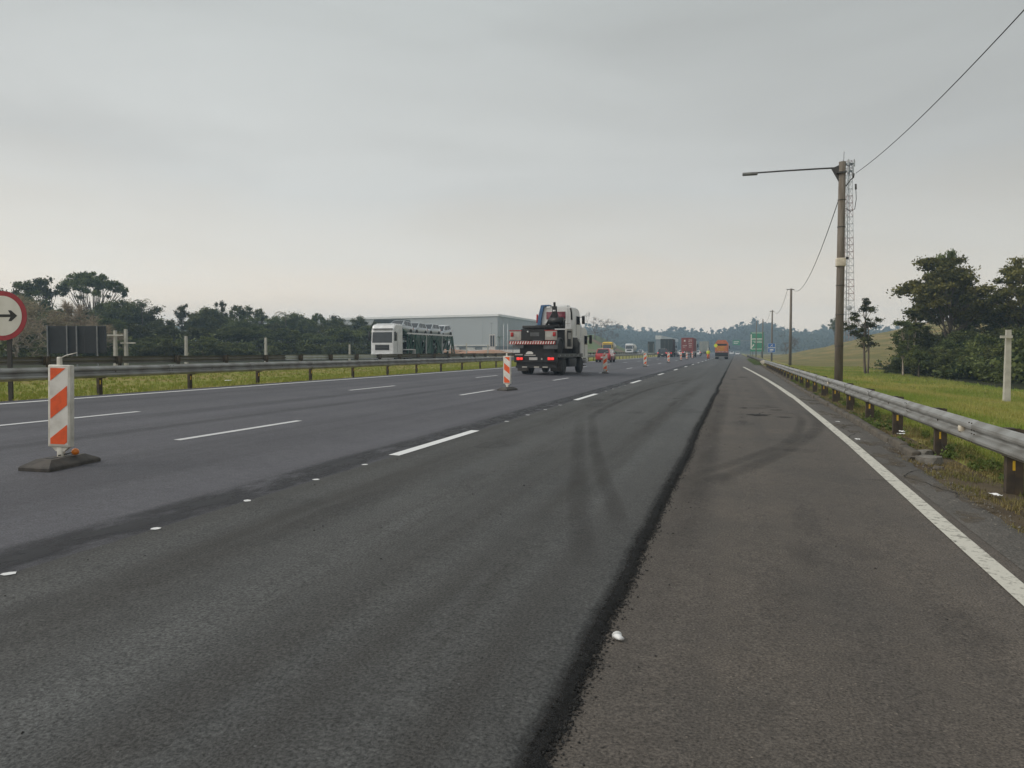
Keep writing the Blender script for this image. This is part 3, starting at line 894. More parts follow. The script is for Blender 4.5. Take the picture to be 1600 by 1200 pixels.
def guardrail(name, label, x, side, y0, y1, panel, spacing, ztop, zg, m, posts, pm='post_steel', first=None, special=None, jitter=0.006, block=True, sticker=True, group=None):
    root = empty(name, (x, y0, 0), 0, label, 'guardrail', group)
    r = random.Random(int(abs(x) * 10))
    md = {}
    y = y0
    while y < y1 - 0.01:
        L = min(panel, y1 - y)
        mm = m
        if special and special[0] <= y < special[1]: mm = special[2]
        key = (round(L, 2), mm)
        if key not in md: md[key] = beam_mesh(L + 0.0, mm, side)
        o = put('beam_panel', md[key], root, (r.uniform(-jitter, jitter), y - y0, ztop(y) - 0.155 + r.uniform(-.008, .008)))
        o.rotation_euler = ((ztop(y + L) - ztop(y)) / L, r.uniform(-.04, .04), r.uniform(-.003, .003))
        y += panel
    pmesh = post_mesh(1.0, pm, -side, sticker)
    bb = MB().box((0, 0, 0), (0.10, 0.14, 0.33), pm).data('blockout')
    st = MB().box((0, 0, 0), (0.003, 0.035, 0.10), 'yellow_film')
    stm = st.data('reflective_sticker')
    for yp in posts:
        z0 = zg(yp)
        h = ztop(yp) - z0 - 0.01
        o = put('post', pmesh, root, (-side * 0.12, yp - y0, z0), 0, (1, 1, h))
        o.rotation_euler.y = r.uniform(-.02, .02)
        if block:
            put('blockout', bb, root, (-side * 0.055, yp - y0, ztop(yp) - 0.165))
    return root


# right guardrail beside the shoulder
posts_r = [6.75 + 3.32 * i for i in range(24)]
gr_top = lambda y: 0.625 - 0.0006 * y
gr_zg = lambda y: -0.14
gr = guardrail('guardrail', 'galvanised guardrail along the right shoulder below the tall brown lamp pole', 2.98, -1, 3.0, 86.0, 4.0, 3.32, gr_top, gr_zg,
               'galvanised', posts_r)
side_post = []
for i, yp in enumerate(posts_r):
    # front face of post, flat dark web seen by the traffic, with a yellow reflective sticker
    b = MB(); b.box((0, 0, 0.22), (0.15, 0.10, 0.62), 'post_steel'); o = b.build('spacer_post', gr, (0.10, yp - 3.0, -0.18))
    b = MB(); b.box((0, 0, 0), (0.035, 0.004, 0.11), 'yellow_film'); b.build('reflective_sticker', gr, (0.10, yp - 3.0 - 0.054, 0.19))
for yp in (21.0, 24.3, 27.6, 31.0):
    b = MB(); b.box((0, 0, 0.2), (0.12, 0.09, 0.6), 'post_steel'); b.build('spacer_post', gr, (0.30, yp - 3.0, -0.2))
    b = MB(); b.box((0, 0, 0), (0.035, 0.004, 0.10), 'yellow_film'); b.build('reflective_sticker', gr, (0.30, yp - 3.0 - 0.05, 0.17))
for yp in (11.6, 27.2, 42.5, 58.5):
    b = MB(); b.rbox((0, 0, 0), (0.07, 0.11, 0.085), 0.02, 'cream_plastic'); b.build('reflector_block', gr, (-0.05, yp - 3.0, gr_top(yp) - 0.155))
# flattened, twisted cream end panel of the same rail
tb = MB(); secs = []
for i in range(9):
    t = i / 8; a = t * 0.9
    x0 = -0.30 * t; y_ = t * 2.6; z0 = 0.40 - 0.10 * t
    secs.append([(x0 + d * math.cos(a) * side_ - h * math.sin(a), y_ , z0 + h * (1 + 0.7 * t) * math.cos(a) - 0.1 * t) for d, h, side_ in [(0.0, -0.16, -1), (0.05, -0.07, -1), (0.02, 0, -1), (0.05, 0.07, -1), (0.0, 0.16, -1), (-0.02, 0.0, -1)]])
tb.loft(secs, 'cream_plastic', smooth=False)
tb.build('end_panel', gr, (-0.02, 83.2, 0.02))

guardrail('guardrail', 'far rusty guardrail continuing along the right shoulder past the blue sign', 3.15, -1, 92.0, 300.0, 8.0, 4, lambda y: 0.58, lambda y: -0.15,
          'galvanised_dirty_shaded', [93 + 4 * i for i in range(40)], block=False)
# median rails on the left
lr_top = lambda y: 0.41 + 0.70
posts_l = [6.0 + 3.54 * i for i in range(44)]
gl = guardrail('guardrail', 'pale galvanised guardrail at the near edge of the grassy median', -16.18, 1, 3.0, 160.0, 4.0, 3.54, lr_top, lambda y: 0.33, 'galvanised', posts_l, jitter=0.012)
for yp in posts_l[:22]:
    b = MB(); b.box((0, 0, 0), (0.004, 0.035, 0.11), 'yellow_film'); b.build('reflective_sticker', gl, (-0.062, yp - 3.0 - 0.07, 0.68))
guardrail('guardrail', 'faint far stretch of median guardrail behind the red hatchback', -16.18, 1, 160.0, 420.0, 20.0, 8, lr_top, lambda y: 0.33, 'galvanised_dirty_shaded', [162 + 8 * i for i in range(30)], block=False)
gb = guardrail('guardrail', 'guardrail coloured dark brown as its shadow side, along the opposite carriageway behind the median grass', -25.6, -1, 8.0, 220.0, 4.0, 3.6, lambda y: 1.29, lambda y: 0.46, 'galvanised_dirty_shaded',  # shade of the rail's back put into its colour
          [9 + 3.6 * i for i in range(58)], special=(40.0, 52.0, 'galvanised_new'))
for yp in [9 + 3.6 * i for i in range(24)]:
    b = MB(); b.box((0, 0, 0), (0.10, 0.15, 0.34), 'post_steel'); b.build('spacer_post', gb, (0.19, yp - 8.0, 1.14))

# ------------------------------------------------------------------ delineator panels
def stripes(b, w, h, y, up_right):
    """diagonal orange bands on a panel w x h centred on x, from z=0, at face y"""
    def clip(poly, f):
        out = []
        for i in range(len(poly)):
            p, q = poly[i], poly[(i + 1) % len(poly)]
            a, c = f(p), f(q)
            if a >= 0: out.append(p)
            if (a >= 0) != (c >= 0):
                t = a / (a - c); out.append((p[0] + (q[0] - p[0]) * t, p[1] + (q[1] - p[1]) * t))
        return out
    s_ = 1 if up_right else -1
    for z0, band in ((-0.135, 0.20), (0.29, 0.22), (0.725, 0.24)):
        poly = [(-w / 2, 0), (w / 2, 0), (w / 2, h), (-w / 2, h)]
        lo = lambda p: p[1] - (z0 + 0.78 * (s_ * p[0] + w / 2))
        hi = lambda p: (z0 + band + 0.78 * (s_ * p[0] + w / 2)) - p[1]
        poly = clip(clip(poly, lo), hi)
        if len(poly) >= 3:
            b.prism(poly, y, y - 0.003, 'orange_sheet', 'xz')


def delineator(up_right):
    d = empty('delineator_panel')
    b = MB()   # rubber foot: low chamfered block with handle slots
    secs = []
    for z, sx, sy in ((0.0, 0.185, 0.43), (0.035, 0.185, 0.43), (0.05, 0.175, 0.415), (0.105, 0.10, 0.29), (0.11, 0.095, 0.28)):
        secs.append([(-sx, -sy, z), (sx, -sy, z), (sx, sy, z), (-sx, sy, z)])
    b.loft(secs, 'rubber', smooth=False)
    foot = b.build('base', d)
    b = MB(); b.box((0, -0.15, 0.111), (0.07, 0.11, 0.006), 'black_paint'); b.build('slot', foot)
    b = MB(); b.box((0.0, 0.16, 0.111), (0.07, 0.10, 0.006), 'black_paint'); b.build('slot', foot)
    b = MB(); b.rbox((0, 0, 0.69), (0.275, 0.075, 0.94), 0.012, 'white_plastic')
    b.rbox((0, 0, 0.16), (0.07, 0.06, 0.14), 0.012, 'white_plastic')
    b.prism([(-0.12, 0.23), (0.12, 0.23), (0.05, 0.17), (-0.05, 0.17)], -0.025, 0.025, 'white_plastic')
    p = b.build('panel', d)
    b = MB(); b.box((0, -0.039, 0.69), (0.225, 0.003, 0.89), 'white_sheet'); f = b.build('reflective_sheet', p)
    b = MB(); stripes(b, 0.205, 0.87, 0, up_right); b.build('orange_stripes', p, (0, -0.0408, 0.255))
    b = MB(); b.rbox((-0.02, 0, 1.20), (0.05, 0.035, 0.10), 0.008, 'white_plastic'); b.build('handle', d)
    return d


DEL = [(-7.43, 6.98, 0.16, True, 'nearest orange and white delineator panel with amber lamp at its rubber foot', True),
       (-7.42, 24.9, -0.15, False, 'orange striped delineator panel standing just behind the loaded truck', False),
       (-7.55, 45.9, 0.2, True, 'orange striped delineator panel in front of the red hatchback', True),
       (-7.45, 66.3, 0.1, True, 'small orange striped delineator panel between the red hatchback and dark box truck', True),
       (-7.40, 89.4, 0.0, True, 'small orange striped delineator panel in front of the silver car in the queue', True),
       (-7.47, 111, 0.1, True, 'left one of three small delineator panels before the container truck', True),
       (-7.46, 124.3, 0.0, True, 'middle one of three small delineator panels before the container truck', True),
       (-7.60, 143, 0.1, True, 'right one of three small delineator panels before the container truck', True)]
pd = {True: delineator(True), False: delineator(False)}
used = set()
for i, (x, y, a, ur, lab, _) in enumerate(DEL):
    o = pd[ur] if ur not in used else copy_tree(pd[ur])
    used.add(ur)
    o.location = (x, y, zr(x)); o.rotation_euler = (0, R(1.5) if i == 0 else 0, a)
    tag(o, lab, 'delineator', 'delineator panels closing the right lanes')
    if i == 0:
        b = MB(); b.lathe([(0.01, -.02), (0.035, -.015), (0.042, 0.01), (0.035, 0.035), (0.012, 0.05)], (0.10, 0.10, 0.145), (0.2, -0.3, 1), 'amber', 12)
        b.build('amber_lamp', o)
        b = MB(); b.bar((0.0, -0.05, 0.125), (0.09, 0.09, 0.15), 0.012, 0.012, 'dark_steel'); b.build('lamp_bracket', o)
        b = MB(); b.tube([(0.0, 0, 1.24), (0.06, 0, 1.27), (0.14, 0, 1.29), (0.19, 0.01, 1.305)], 0.006, 'white_plastic', 6); b.build('wire_tie', o)

# ------------------------------------------------------------------ round arrow sign at the far left
sg = empty('round_sign', (-16.42, 13.95, 0.33), 0.28, 'round white sign with red rim and black right arrow on dark post', 'road sign')
b = MB(); b.box((0.09, 0.03, 0.75), (0.09, 0.06, 3.0 - 0.5), 'dark_steel'); b.build('post', sg)
b = MB(); b.lathe([(0.575, 0), (0.575, 0.02)], (-0.03, -0.01, 2.0), (0, -1, 0), 'sign_red', 48, False); disc = b.build('sign_plate', sg)
b = MB(); b.lathe([(0.465, 0.02), (0.465, 0.024)], (-0.03, -0.01, 2.0), (0, -1, 0), 'sign_white', 48, False); b.build('white_face', disc)
b = MB()
b.prism([(-0.36, -0.032), (0.22, -0.032), (0.22, 0.032), (-0.36, 0.032)], 0, -0.003, 'black_paint')
b.prism([(0.15, -0.125), (0.22, -0.125), (0.36, 0.0), (0.22, 0.0)], -0.0005, -0.0035, 'black_paint')
b.prism([(0.22, 0.0), (0.36, 0.0), (0.22, 0.125), (0.15, 0.125)], -0.001, -0.004, 'black_paint')
b.build('arrow', disc, (-0.03, -0.0345, 2.0))

# ------------------------------------------------------------------ message board seen from behind, concrete posts
vm = empty('message_board', (-46.2, 45.0, 0.4), R(16), 'large black message board seen from behind, in front of the forest', 'sign board')
b = MB(); b.rbox((0, 0, 1.95), (4.25, 0.28, 2.0), 0.03, 'board_black', smooth=False)
brd = b.build('panel', vm)
for x in (-0.75, 0.02, 0.65):
    MB().box((x, -0.146, 1.95), (0.03, 0.012, 1.9), 'dark_steel').build('panel_seam', brd)
for x in (-2.0, -0.58, 0.13, 1.62):
    MB().box((x, -0.21, 1.42), (0.09, 0.09, 3.1), 'grey_steel').build('post', vm)


def pale_post(x, y, ztop, lab, zg=0.35, arm=None):
    r_ = empty('concrete_post', (x, y, zg), 0, lab, 'post')
    b = MB(); h = ztop - zg
    b.loft([[(-w, -w, z), (w, -w, z), (w, w, z), (-w, w, z)] for z, w in ((-0.3, 0.115), (h, 0.085))], 'pole_pale', smooth=False)
    b.build('shaft', r_)
    if arm:
        for (z, w, off) in arm:
            MB().box((off, -0.18, h - z), (w, 0.09, 0.10), 'pole_pale').build('crossarm', r_)
    return r_


pale_post(-42.75, 45.0, 3.0, 'left one of two pale concrete posts with crossarms beside the black board', arm=[(0.35, 1.4, 0.2)])
pale_post(-42.1, 45.3, 3.1, 'right one of two pale concrete posts with crossarms beside the black board', arm=[(1.0, 1.3, 0.35)])
pale_post(-43.0, 52.7, 2.75, 'pale concrete post before the forest under the white gap in the trees')
pale_post(-42.9, 63.6, 2.8, 'pale concrete post before the forest, midway between board and car transporter')
pale_post(-43.0, 80.3, 2.3, 'short pale concrete post just left of the white car transporter cab')
pale_post(-42.8, 120.0, 2.9, 'pale concrete post before the warehouse, just behind the car transporter')
pale_post(-41.9, 128.6, 2.7, 'pale concrete post before the warehouse totem sign')
pale_post(10.3, 34.6, 2.35, 'weathered white concrete post with small bracket before the dark right trees', zg=-0.5, arm=[(0.28, 0.42, -0.12)])

# ------------------------------------------------------------------ lamp poles and wires
def tall_pole(name, x, y, zg, h, r0, r1, lab, group=None, n=16):
    o = empty(name, (x, y, zg), 0, lab, 'pole', group)
    b = MB(); b.tube([(0, 0, -0.3), (0, 0, h * 0.5), (0, 0, h)], [r0, (r0 + r1) / 2, r1], 'pole_concrete', n); b.build('shaft', o)
    return o


P1 = (4.10, 34.4, -0.18); H1 = 9.45
pl = tall_pole('lamp_pole', *P1, H1, 0.172, 0.135, 'tall brown concrete lamp pole with long arm over the road')
b = MB(); b.tube([(-0.1, 0, 0), (-0.9, 0, 0.01), (-2.4, 0, 0.01), (-3.35, 0, 0.0)], 0.034, 'dark_steel', 8); arm = b.build('lamp_arm', pl, (0, 0, 9.22))
b = MB(); b.rbox((-3.62, 0, -0.03), (0.62, 0.24, 0.11), 0.035, 'grey_steel'); b.build('luminaire', pl, (0, 0, 9.22))
b = MB(); b.prism([(-0.13, -0.55), (-0.13, 0.12), (-0.42, 0.0)], -0.04, 0.04, 'dark_steel'); b.box((-0.05, 0, -0.2), (0.36, 0.36, 0.06), 'dark_steel'); b.build('arm_bracket', pl, (0, 0, 9.20))
b = MB(); b.tube([(0.05, 0, H1), (0.06, 0, H1 + 0.42)], 0.010, 'dark_steel', 5); b.build('spike', pl)
b = MB(); b.rbox((0, -0.02, 5.35), (0.37, 0.37, 0.34), 0.03, 'cream_plastic'); b.build('label_band', pl)
b = MB(); b.box((0.25, 0, 5.52), (0.1, 0.06, 0.1), 'dark_steel'); b.build('clamp', pl)
for z in (1.9, 3.2, 4.4, 6.8, 7.9):
    b = MB(); b.lathe([(0.192 - 0.004 * z, -.012), (0.192 - 0.004 * z, .012)], (0, 0, z), (0, 0, 1), 'dark_steel', 16); b.build('band', pl)
b = MB(); b.tube([(0.15, 0, 8.45), (0.32, 0, 8.7), (0.42, 0, 8.78)], 0.025, 'dark_steel', 6); b.tube([(0.42, 0, 8.78), (0.44, 0, 8.95)], 0.04, 'dark_steel', 6); b.build('insulator', pl)
b = MB(); b.tube([(0.15, 0, 7.55), (0.35, 0, 7.42), (0.5, 0, 7.5), (0.55, 0, 7.9), (0.52, 0, 8.5)], 0.014, 'wire_black', 5); b.tube([(0.53, 0, 8.3), (0.52, 0, 8.52)], 0.04, 'dark_steel', 6); b.build('wire_loop', pl)


def wire(p0, p1, sag, r, lab):
    n = 40; pts = []
    for i in range(n + 1):
        t = i / n
        p = Vector(p0).lerp(Vector(p1), t); p.z -= 4 * sag * t * (1 - t); pts.append(p)
    b = MB(); b.tube(pts, r, 'wire_black', 5)
    return tag(b.build('overhead_wire'), lab, 'wire')


p2 = tall_pole('lamp_pole', 6.0, 94.0, -0.2, 8.9, 0.17, 0.12, 'slim brown pole standing second from the tall lamp pole, in the grass')
MB().bar((-0.5, 0, 8.8), (0.35, 0, 8.8), 0.08, 0.08, 'dark_steel').build('crossarm', p2)
p3 = tall_pole('lamp_pole', 6.2, 146.5, -0.2, 9.1, 0.17, 0.12, 'dark thin pole directly behind the blue sign')
MB().bar((-0.5, 0, 8.9), (0.35, 0, 8.9), 0.08, 0.08, 'dark_steel').build('crossarm', p3)
p4 = tall_pole('lamp_pole', 6.3, 200.3, -0.1, 9.6, 0.17, 0.12, 'dark thin pole at the right edge of the green sign')
p5 = tall_pole('lamp_pole', 5.4, 226, -0.1, 10.2, 0.15, 0.12, 'faint thin pole in front of the green sign middle')
wire((4.62, 34.4, 8.78), (4.75, -21, 9.0), 1.68, 0.011, 'black wire rising to the upper right from the tall lamp pole')
wire((4.0, 34.6, 7.75), (6.25, 94, 8.55), 1.35, 0.017, 'black wire sagging from the tall lamp pole to the second pole')
wire((5.6, 94, 8.6), (6.5, 146.5, 8.7), 1.3, 0.02, 'thin black wire between the second pole and the pole by the blue sign')
wire((5.9, 146.5, 8.75), (6.3, 200.3, 9.2), 1.2, 0.02, 'faint wire between the blue sign pole and the green sign pole')

# ------------------------------------------------------------------ signs far right
bs = empty('blue_sign', (6.05, 143.8, -0.2), R(-4), 'small blue service sign with white symbols on the thin pole', 'road sign')
MB().box((0, 0.05, 1.4), (0.12, 0.08, 3.0), 'dark_steel').build('post', bs)
b = MB(); b.box((0, 0, 2.3), (1.25, 0.04, 1.65), 'sign_white'); pan = b.build('sign_plate', bs)
b = MB(); b.box((0, -0.022, 2.75), (1.16, 0.004, 0.70), 'sign_blue'); b.box((0, -0.022, 1.90), (1.16, 0.004, 0.78), 'sign_blue'); b.build('blue_face', pan)
b = MB()
b.rbox((0, -0.03, 1.98), (0.62, 0.006, 0.24), 0.0025, 'sign_white', smooth=False); b.box((-0.1, -0.03, 1.72), (0.5, 0.006, 0.08), 'sign_white')
b.bar((-0.2, -0.03, 2.55), (0.2, -0.03, 2.95), 0.006, 0.09, 'sign_white'); b.bar((0.2, -0.03, 2.58), (0.05, -0.03, 2.74), 0.006, 0.08, 'sign_white'); b.build('symbol', pan)
gs = empty('green_sign', (6.05, 241.5, 0.0), R(-3), 'large green direction sign with white lines beside the right shoulder', 'road sign')
for x in (-1.2, 1.2):
    MB().box((x, 0.14, 2.0), (0.2, 0.2, 5.0), 'dark_steel').build('post', gs)
b = MB(); b.box((0, 0, 4.35), (3.9, 0.08, 5.75), 'sign_green'); pan = b.build('sign_plate', gs)
b = MB()
for (x, z, w, h) in ((0.0, 7.0, 3.2, 0.16), (0.1, 5.2, 3.1, 0.3), (0.0, 4.55, 2.6, 0.14), (0.2, 4.2, 2.3, 0.14), (-1.70, 4.4, 0.34, 4.4), (0, 2.2, 3.3, 0.16)):
    b.box((x, -0.046, z), (w, 0.012, h), 'sign_white')
b.bar((-1.5, -0.055, 2.75), (-0.9, -0.055, 3.5), 0.012, 0.3, 'sign_white'); b.bar((-1.25, -0.06, 3.5), (-0.85, -0.06, 3.5), 0.012, 0.25, 'sign_white')
b.build('lettering', pan)
gt = empty('overhead_sign', (0.4, 365, 0), 0, 'far green overhead sign hanging above the road end', 'road sign')
MB().tube([(6.0, 0, -0.5), (6.0, 0, 6.6)], 0.2, 'grey_steel', 8).build('post', gt)
MB().tube([(6.0, 0, 6.3), (-2.4, 0, 6.3)], 0.15, 'grey_steel', 8).build('beam', gt)
b = MB(); b.box((-0.3, -0.2, 5.5), (3.3, 0.1, 2.3), 'sign_green'); p_ = b.build('sign_plate', gt)
b = MB(); b.box((-0.3, -0.26, 5.9), (2.4, 0.012, 0.3), 'sign_white'); b.box((-0.5, -0.26, 5.2), (1.9, 0.012, 0.3), 'sign_white'); b.build('lettering', p_)
db = empty('dark_board', (-21.2, 202, 0.2), 0, 'dark back of a median sign board left of the dark box truck', 'sign board')
MB().box((0, 0, 2.4), (1.7, 0.1, 2.9), 'tarp_dark').build('panel', db)
for x in (-0.6, 0.6):
    MB().box((x, -0.1, 1.6), (0.12, 0.1, 3.4), 'grey_steel').build('post', db)

# ------------------------------------------------------------------ lattice tower
TX, TY = 27.6, 218.7
TZ = ground_z(TX, TY)
TH = 51.0 - TZ
tw = empty('lattice_tower', (TX, TY, TZ), R(20), 'tall thin faded red and white lattice tower behind the lamp pole', 'tower')
def tw_w(z): return 1.65 - 1.05 * (z / TH)
nseg = 26
for s_ in range(nseg):
    z0, z1 = TH * s_ / nseg, TH * (s_ + 1) / nseg
    m_ = 'tower_red' if (s_ // 3) % 2 == 0 else 'tower_white'
    b = MB(); w0, w1 = tw_w(z0), tw_w(z1)
    cs = [(-1, -1), (1, -1), (1, 1), (-1, 1)]
    for k in range(4):
        a, c = cs[k], cs[(k + 1) % 4]
        b.bar((a[0] * w0, a[1] * w0, z0), (a[0] * w1, a[1] * w1, z1), 0.10, 0.10, m_)
        b.bar((a[0] * w0, a[1] * w0, z0), (c[0] * w1, c[1] * w1, z1), 0.07, 0.07, m_)
        b.bar((a[0] * w1, a[1] * w1, z1), (c[0] * w1, c[1] * w1, z1), 0.08, 0.08, m_)
    b.build('lattice_section', tw)
MB().box((0, 0, TH * 0.5), (0.16, 0.16, TH), 'grey_steel').build('cable_ladder', tw)
for z, rr in ((TH - 0.6, 1.5), (TH - 2.4, 1.2)):
    b = MB()
    for k in range(6):
        t = k * math.pi / 3
        b.box((rr * math.cos(t), rr * math.sin(t), z), (0.3, 0.3, 1.5), 'tower_white')
    b.lathe([(rr, 0), (rr, 0.1)], (0, 0, z - 0.3), (0, 0, 1), 'grey_steel', 12); b.build('antenna_ring', tw)
for z, a in ((TH * 0.19, 0.5), (TH * 0.86, 2.0)):
    b = MB(); b.lathe([(0.75, 0), (0.72, .3)], (1.3 * math.cos(a), 1.3 * math.sin(a), z), (math.cos(a), math.sin(a), 0), 'tower_white', 14); b.build('dish', tw)

# ------------------------------------------------------------------ small litter and stones
cp = empty('crumpled_cup', (-0.575, 4.0, -0.028), 0.6, 'crumpled white plastic cup beside the raw asphalt edge', 'litter')
cp.scale = (.56, .56, .5)
b = MB(); secs = []; r = random.Random(2)
for i in range(6):
    t = i / 5; rr = 0.026 + 0.014 * t
    secs.append([(rr * math.cos(k * .785) * (1 + .25 * r.uniform(-1, 1)), t * 0.09 - .045, 0.034 + rr * math.sin(k * .785) * (0.8 + .3 * r.uniform(-1, 1))) for k in range(8)])
b.loft(secs, 'paper'); b.build('cup_wall', cp)
b = MB(); b.lathe([(0.045, 0), (0.049, 0.004), (0.045, 0.008)], (0, 0.047, 0.036), (0.2, 1, 0.1), 'paper', 12); b.build('rim', cp)
def scrap(x, y, z, s_, lab, seed, name='paper_scrap', m='paper'):
    r = random.Random(seed); b = MB(); n = 5
    for j in range(n):
        for i in range(n):
            b.v.append(((i / 4 - .5) * s_ * (1 + .3 * r.random()), (j / 4 - .5) * s_ * .6, s_ * .16 * r.random()))
    for j in range(n - 1):
        for i in range(n - 1):
            b.f.append([j * n + i, j * n + i + 1, (j + 1) * n + i + 1, (j + 1) * n + i]); b.m.append(b.mi(m)); b.sm.append(False)
    o = b.build(name, None, (x, y, z)); o.rotation_euler.z = r.random() * 6
    return tag(o, lab, 'litter')
scrap(2.78, 9.6, -0.09, 0.13, 'white plastic scrap in the dry grass left of the nearest guardrail post', 1)
scrap(3.25, 9.9, -0.10, .15, 'white plastic scrap just right of the nearest guardrail post', 2)
scrap(3.0, 15.9, -0.06, .15, 'white crumpled scrap in the weeds under the guardrail', 3)
scrap(3.12, 16.4, -0.06, 0.14, 'small pale scrap in the weeds behind the larger white one', 4)
scrap(2.12, 15.0, -0.085, 0.09, 'flat white scrap in the gutter beside the edge line', 5)
scrap(2.22, 18.6, -0.085, 0.09, 'flat white scrap in the gutter farther along the kerb', 6)
scrap(-18.9, 25.5, 0.36, 0.25, 'white scrap lying in the median grass behind the pale rail', 7)
def rock(x, y, z, s_, lab, seed, m='stone', flat=0.5):
    r = random.Random(seed); bm = bmesh.new(); bmesh.ops.create_icosphere(bm, subdivisions=2, radius=1)
    for v in bm.verts:
        n_ = 1 + 0.35 * mnoise.noise(v.co * 1.6 + Vector((seed * 3.1, 0, 0)))
        v.co = Vector((v.co.x * s_ * n_ * 1.3, v.co.y * s_ * n_, max(-.3, min(.45, v.co.z)) * s_ * n_ * flat * 2))
    me = bpy.data.meshes.new('rock'); bm.to_mesh(me); bm.free(); me.materials.append(MATS[m])
    o = put('broken_kerb_piece', me, None, (x, y, z), r.random() * 6)
    return tag(o, lab, 'rubble')
rock(2.72, 12.35, -0.10, 0.17, 'flat pale broken kerb piece at the end of the kerb', 1)
rock(2.52, 12.6, -0.11, 0.10, 'dark broken lump beside the flat pale kerb piece', 2, 'concrete_dirty')
rock(2.68, 11.7, -0.11, 0.075, 'small dark lump in the dirt nearest to the kerb end', 3, 'concrete_dirty')
rock(2.62, 13.0, -0.09, 0.07, 'small brown lump touching the broken kerb end', 4, 'concrete_dirty')
rock(2.85, 13.4, -0.12, 0.14, 'pale rubble lump in the weeds behind the kerb end', 5)

# ------------------------------------------------------------------ vehicles
def wheel(parent, x, y, r, w, dual=False, z=None, rim=0.58):
    z = r if z is None else z
    s_ = 1 if x > 0 else -1
    b = MB(); h = w / 2
    prof = [(r * 0.55, -h), (r * 0.90, -h), (r * 0.985, -h * 0.75), (r, -h * 0.35), (r, h * 0.35), (r * 0.985, h * 0.75), (r * 0.90, h), (r * 0.55, h)]
    b.lathe(prof, (x, y, z), (1, 0, 0), 'tyre', 22)
    if dual:
        b.lathe(prof, (x - s_ * w * 1.08, y, z), (1, 0, 0), 'tyre', 22)
    o = b.build('wheel', parent)
    b = MB(); e = s_ * (h - (0.03 if not dual else 0.10))
    b.lathe([(r * rim, 0), (r * rim * 0.95, -0.03), (r * 0.25, -0.045), (r * 0.2, 0.02), (0.02, 0.025)], (x + e, y, z), (s_, 0, 0), 'rim', 18)
    b.build('rim', o)
    return o


def quad_lerp(q, u0, u1, v0, v1):
    q = [Vector(p) for p in q]
    def P(u, v): return (q[0].lerp(q[1], u)).lerp(q[3].lerp(q[2], u), v)
    return [P(u0, v0), P(u1, v0), P(u1, v1), P(u0, v1)]


CARS = {  # L, W, H, body stations (y/L, hw/W, zbottom/H, ztop/H), greenhouse base (rear, front), roof (rear, front)
    'hatch': (3.95, 1.68, 1.47, [(-.5, .40, .20, .55), (-.485, .46, .16, .60), (-.43, .49, .14, .625), (-.2, .5, .13, .62), (.1, .5, .13, .605), (.24, .5, .13, .585), (.36, .49, .14, .54), (.45, .465, .15, .48), (.49, .42, .17, .42), (.5, .38, .2, .36)], (-.475, .26), (-.39, .02)),
    'sedan': (4.4, 1.72, 1.46, [(-.5, .40, .2, .52), (-.485, .46, .16, .60), (-.40, .49, .14, .63), (-.2, .5, .13, .615), (.08, .5, .13, .60), (.22, .5, .13, .58), (.36, .49, .14, .53), (.45, .465, .15, .47), (.49, .42, .17, .42), (.5, .38, .2, .36)], (-.34, .24), (-.22, .03)),
    'suv': (4.4, 1.8, 1.66, [(-.5, .42, .22, .52), (-.485, .47, .17, .57), (-.43, .495, .15, .60), (-.2, .5, .15, .60), (.1, .5, .15, .595), (.24, .5, .15, .585), (.36, .495, .16, .56), (.46, .47, .17, .52), (.49, .43, .2, .46), (.5, .4, .24, .4)], (-.475, .27), (-.43, .07)),
    'pickup': (5.2, 1.84, 1.78, [(-.5, .46, .24, .55), (-.49, .48, .2, .60), (-.43, .495, .18, .605), (-.15, .5, .17, .60), (.1, .5, .17, .595), (.24, .5, .17, .59), (.36, .495, .18, .57), (.46, .47, .2, .53), (.49, .44, .22, .47), (.5, .4, .26, .4)], (-.17, .25), (-.13, .09)),
}


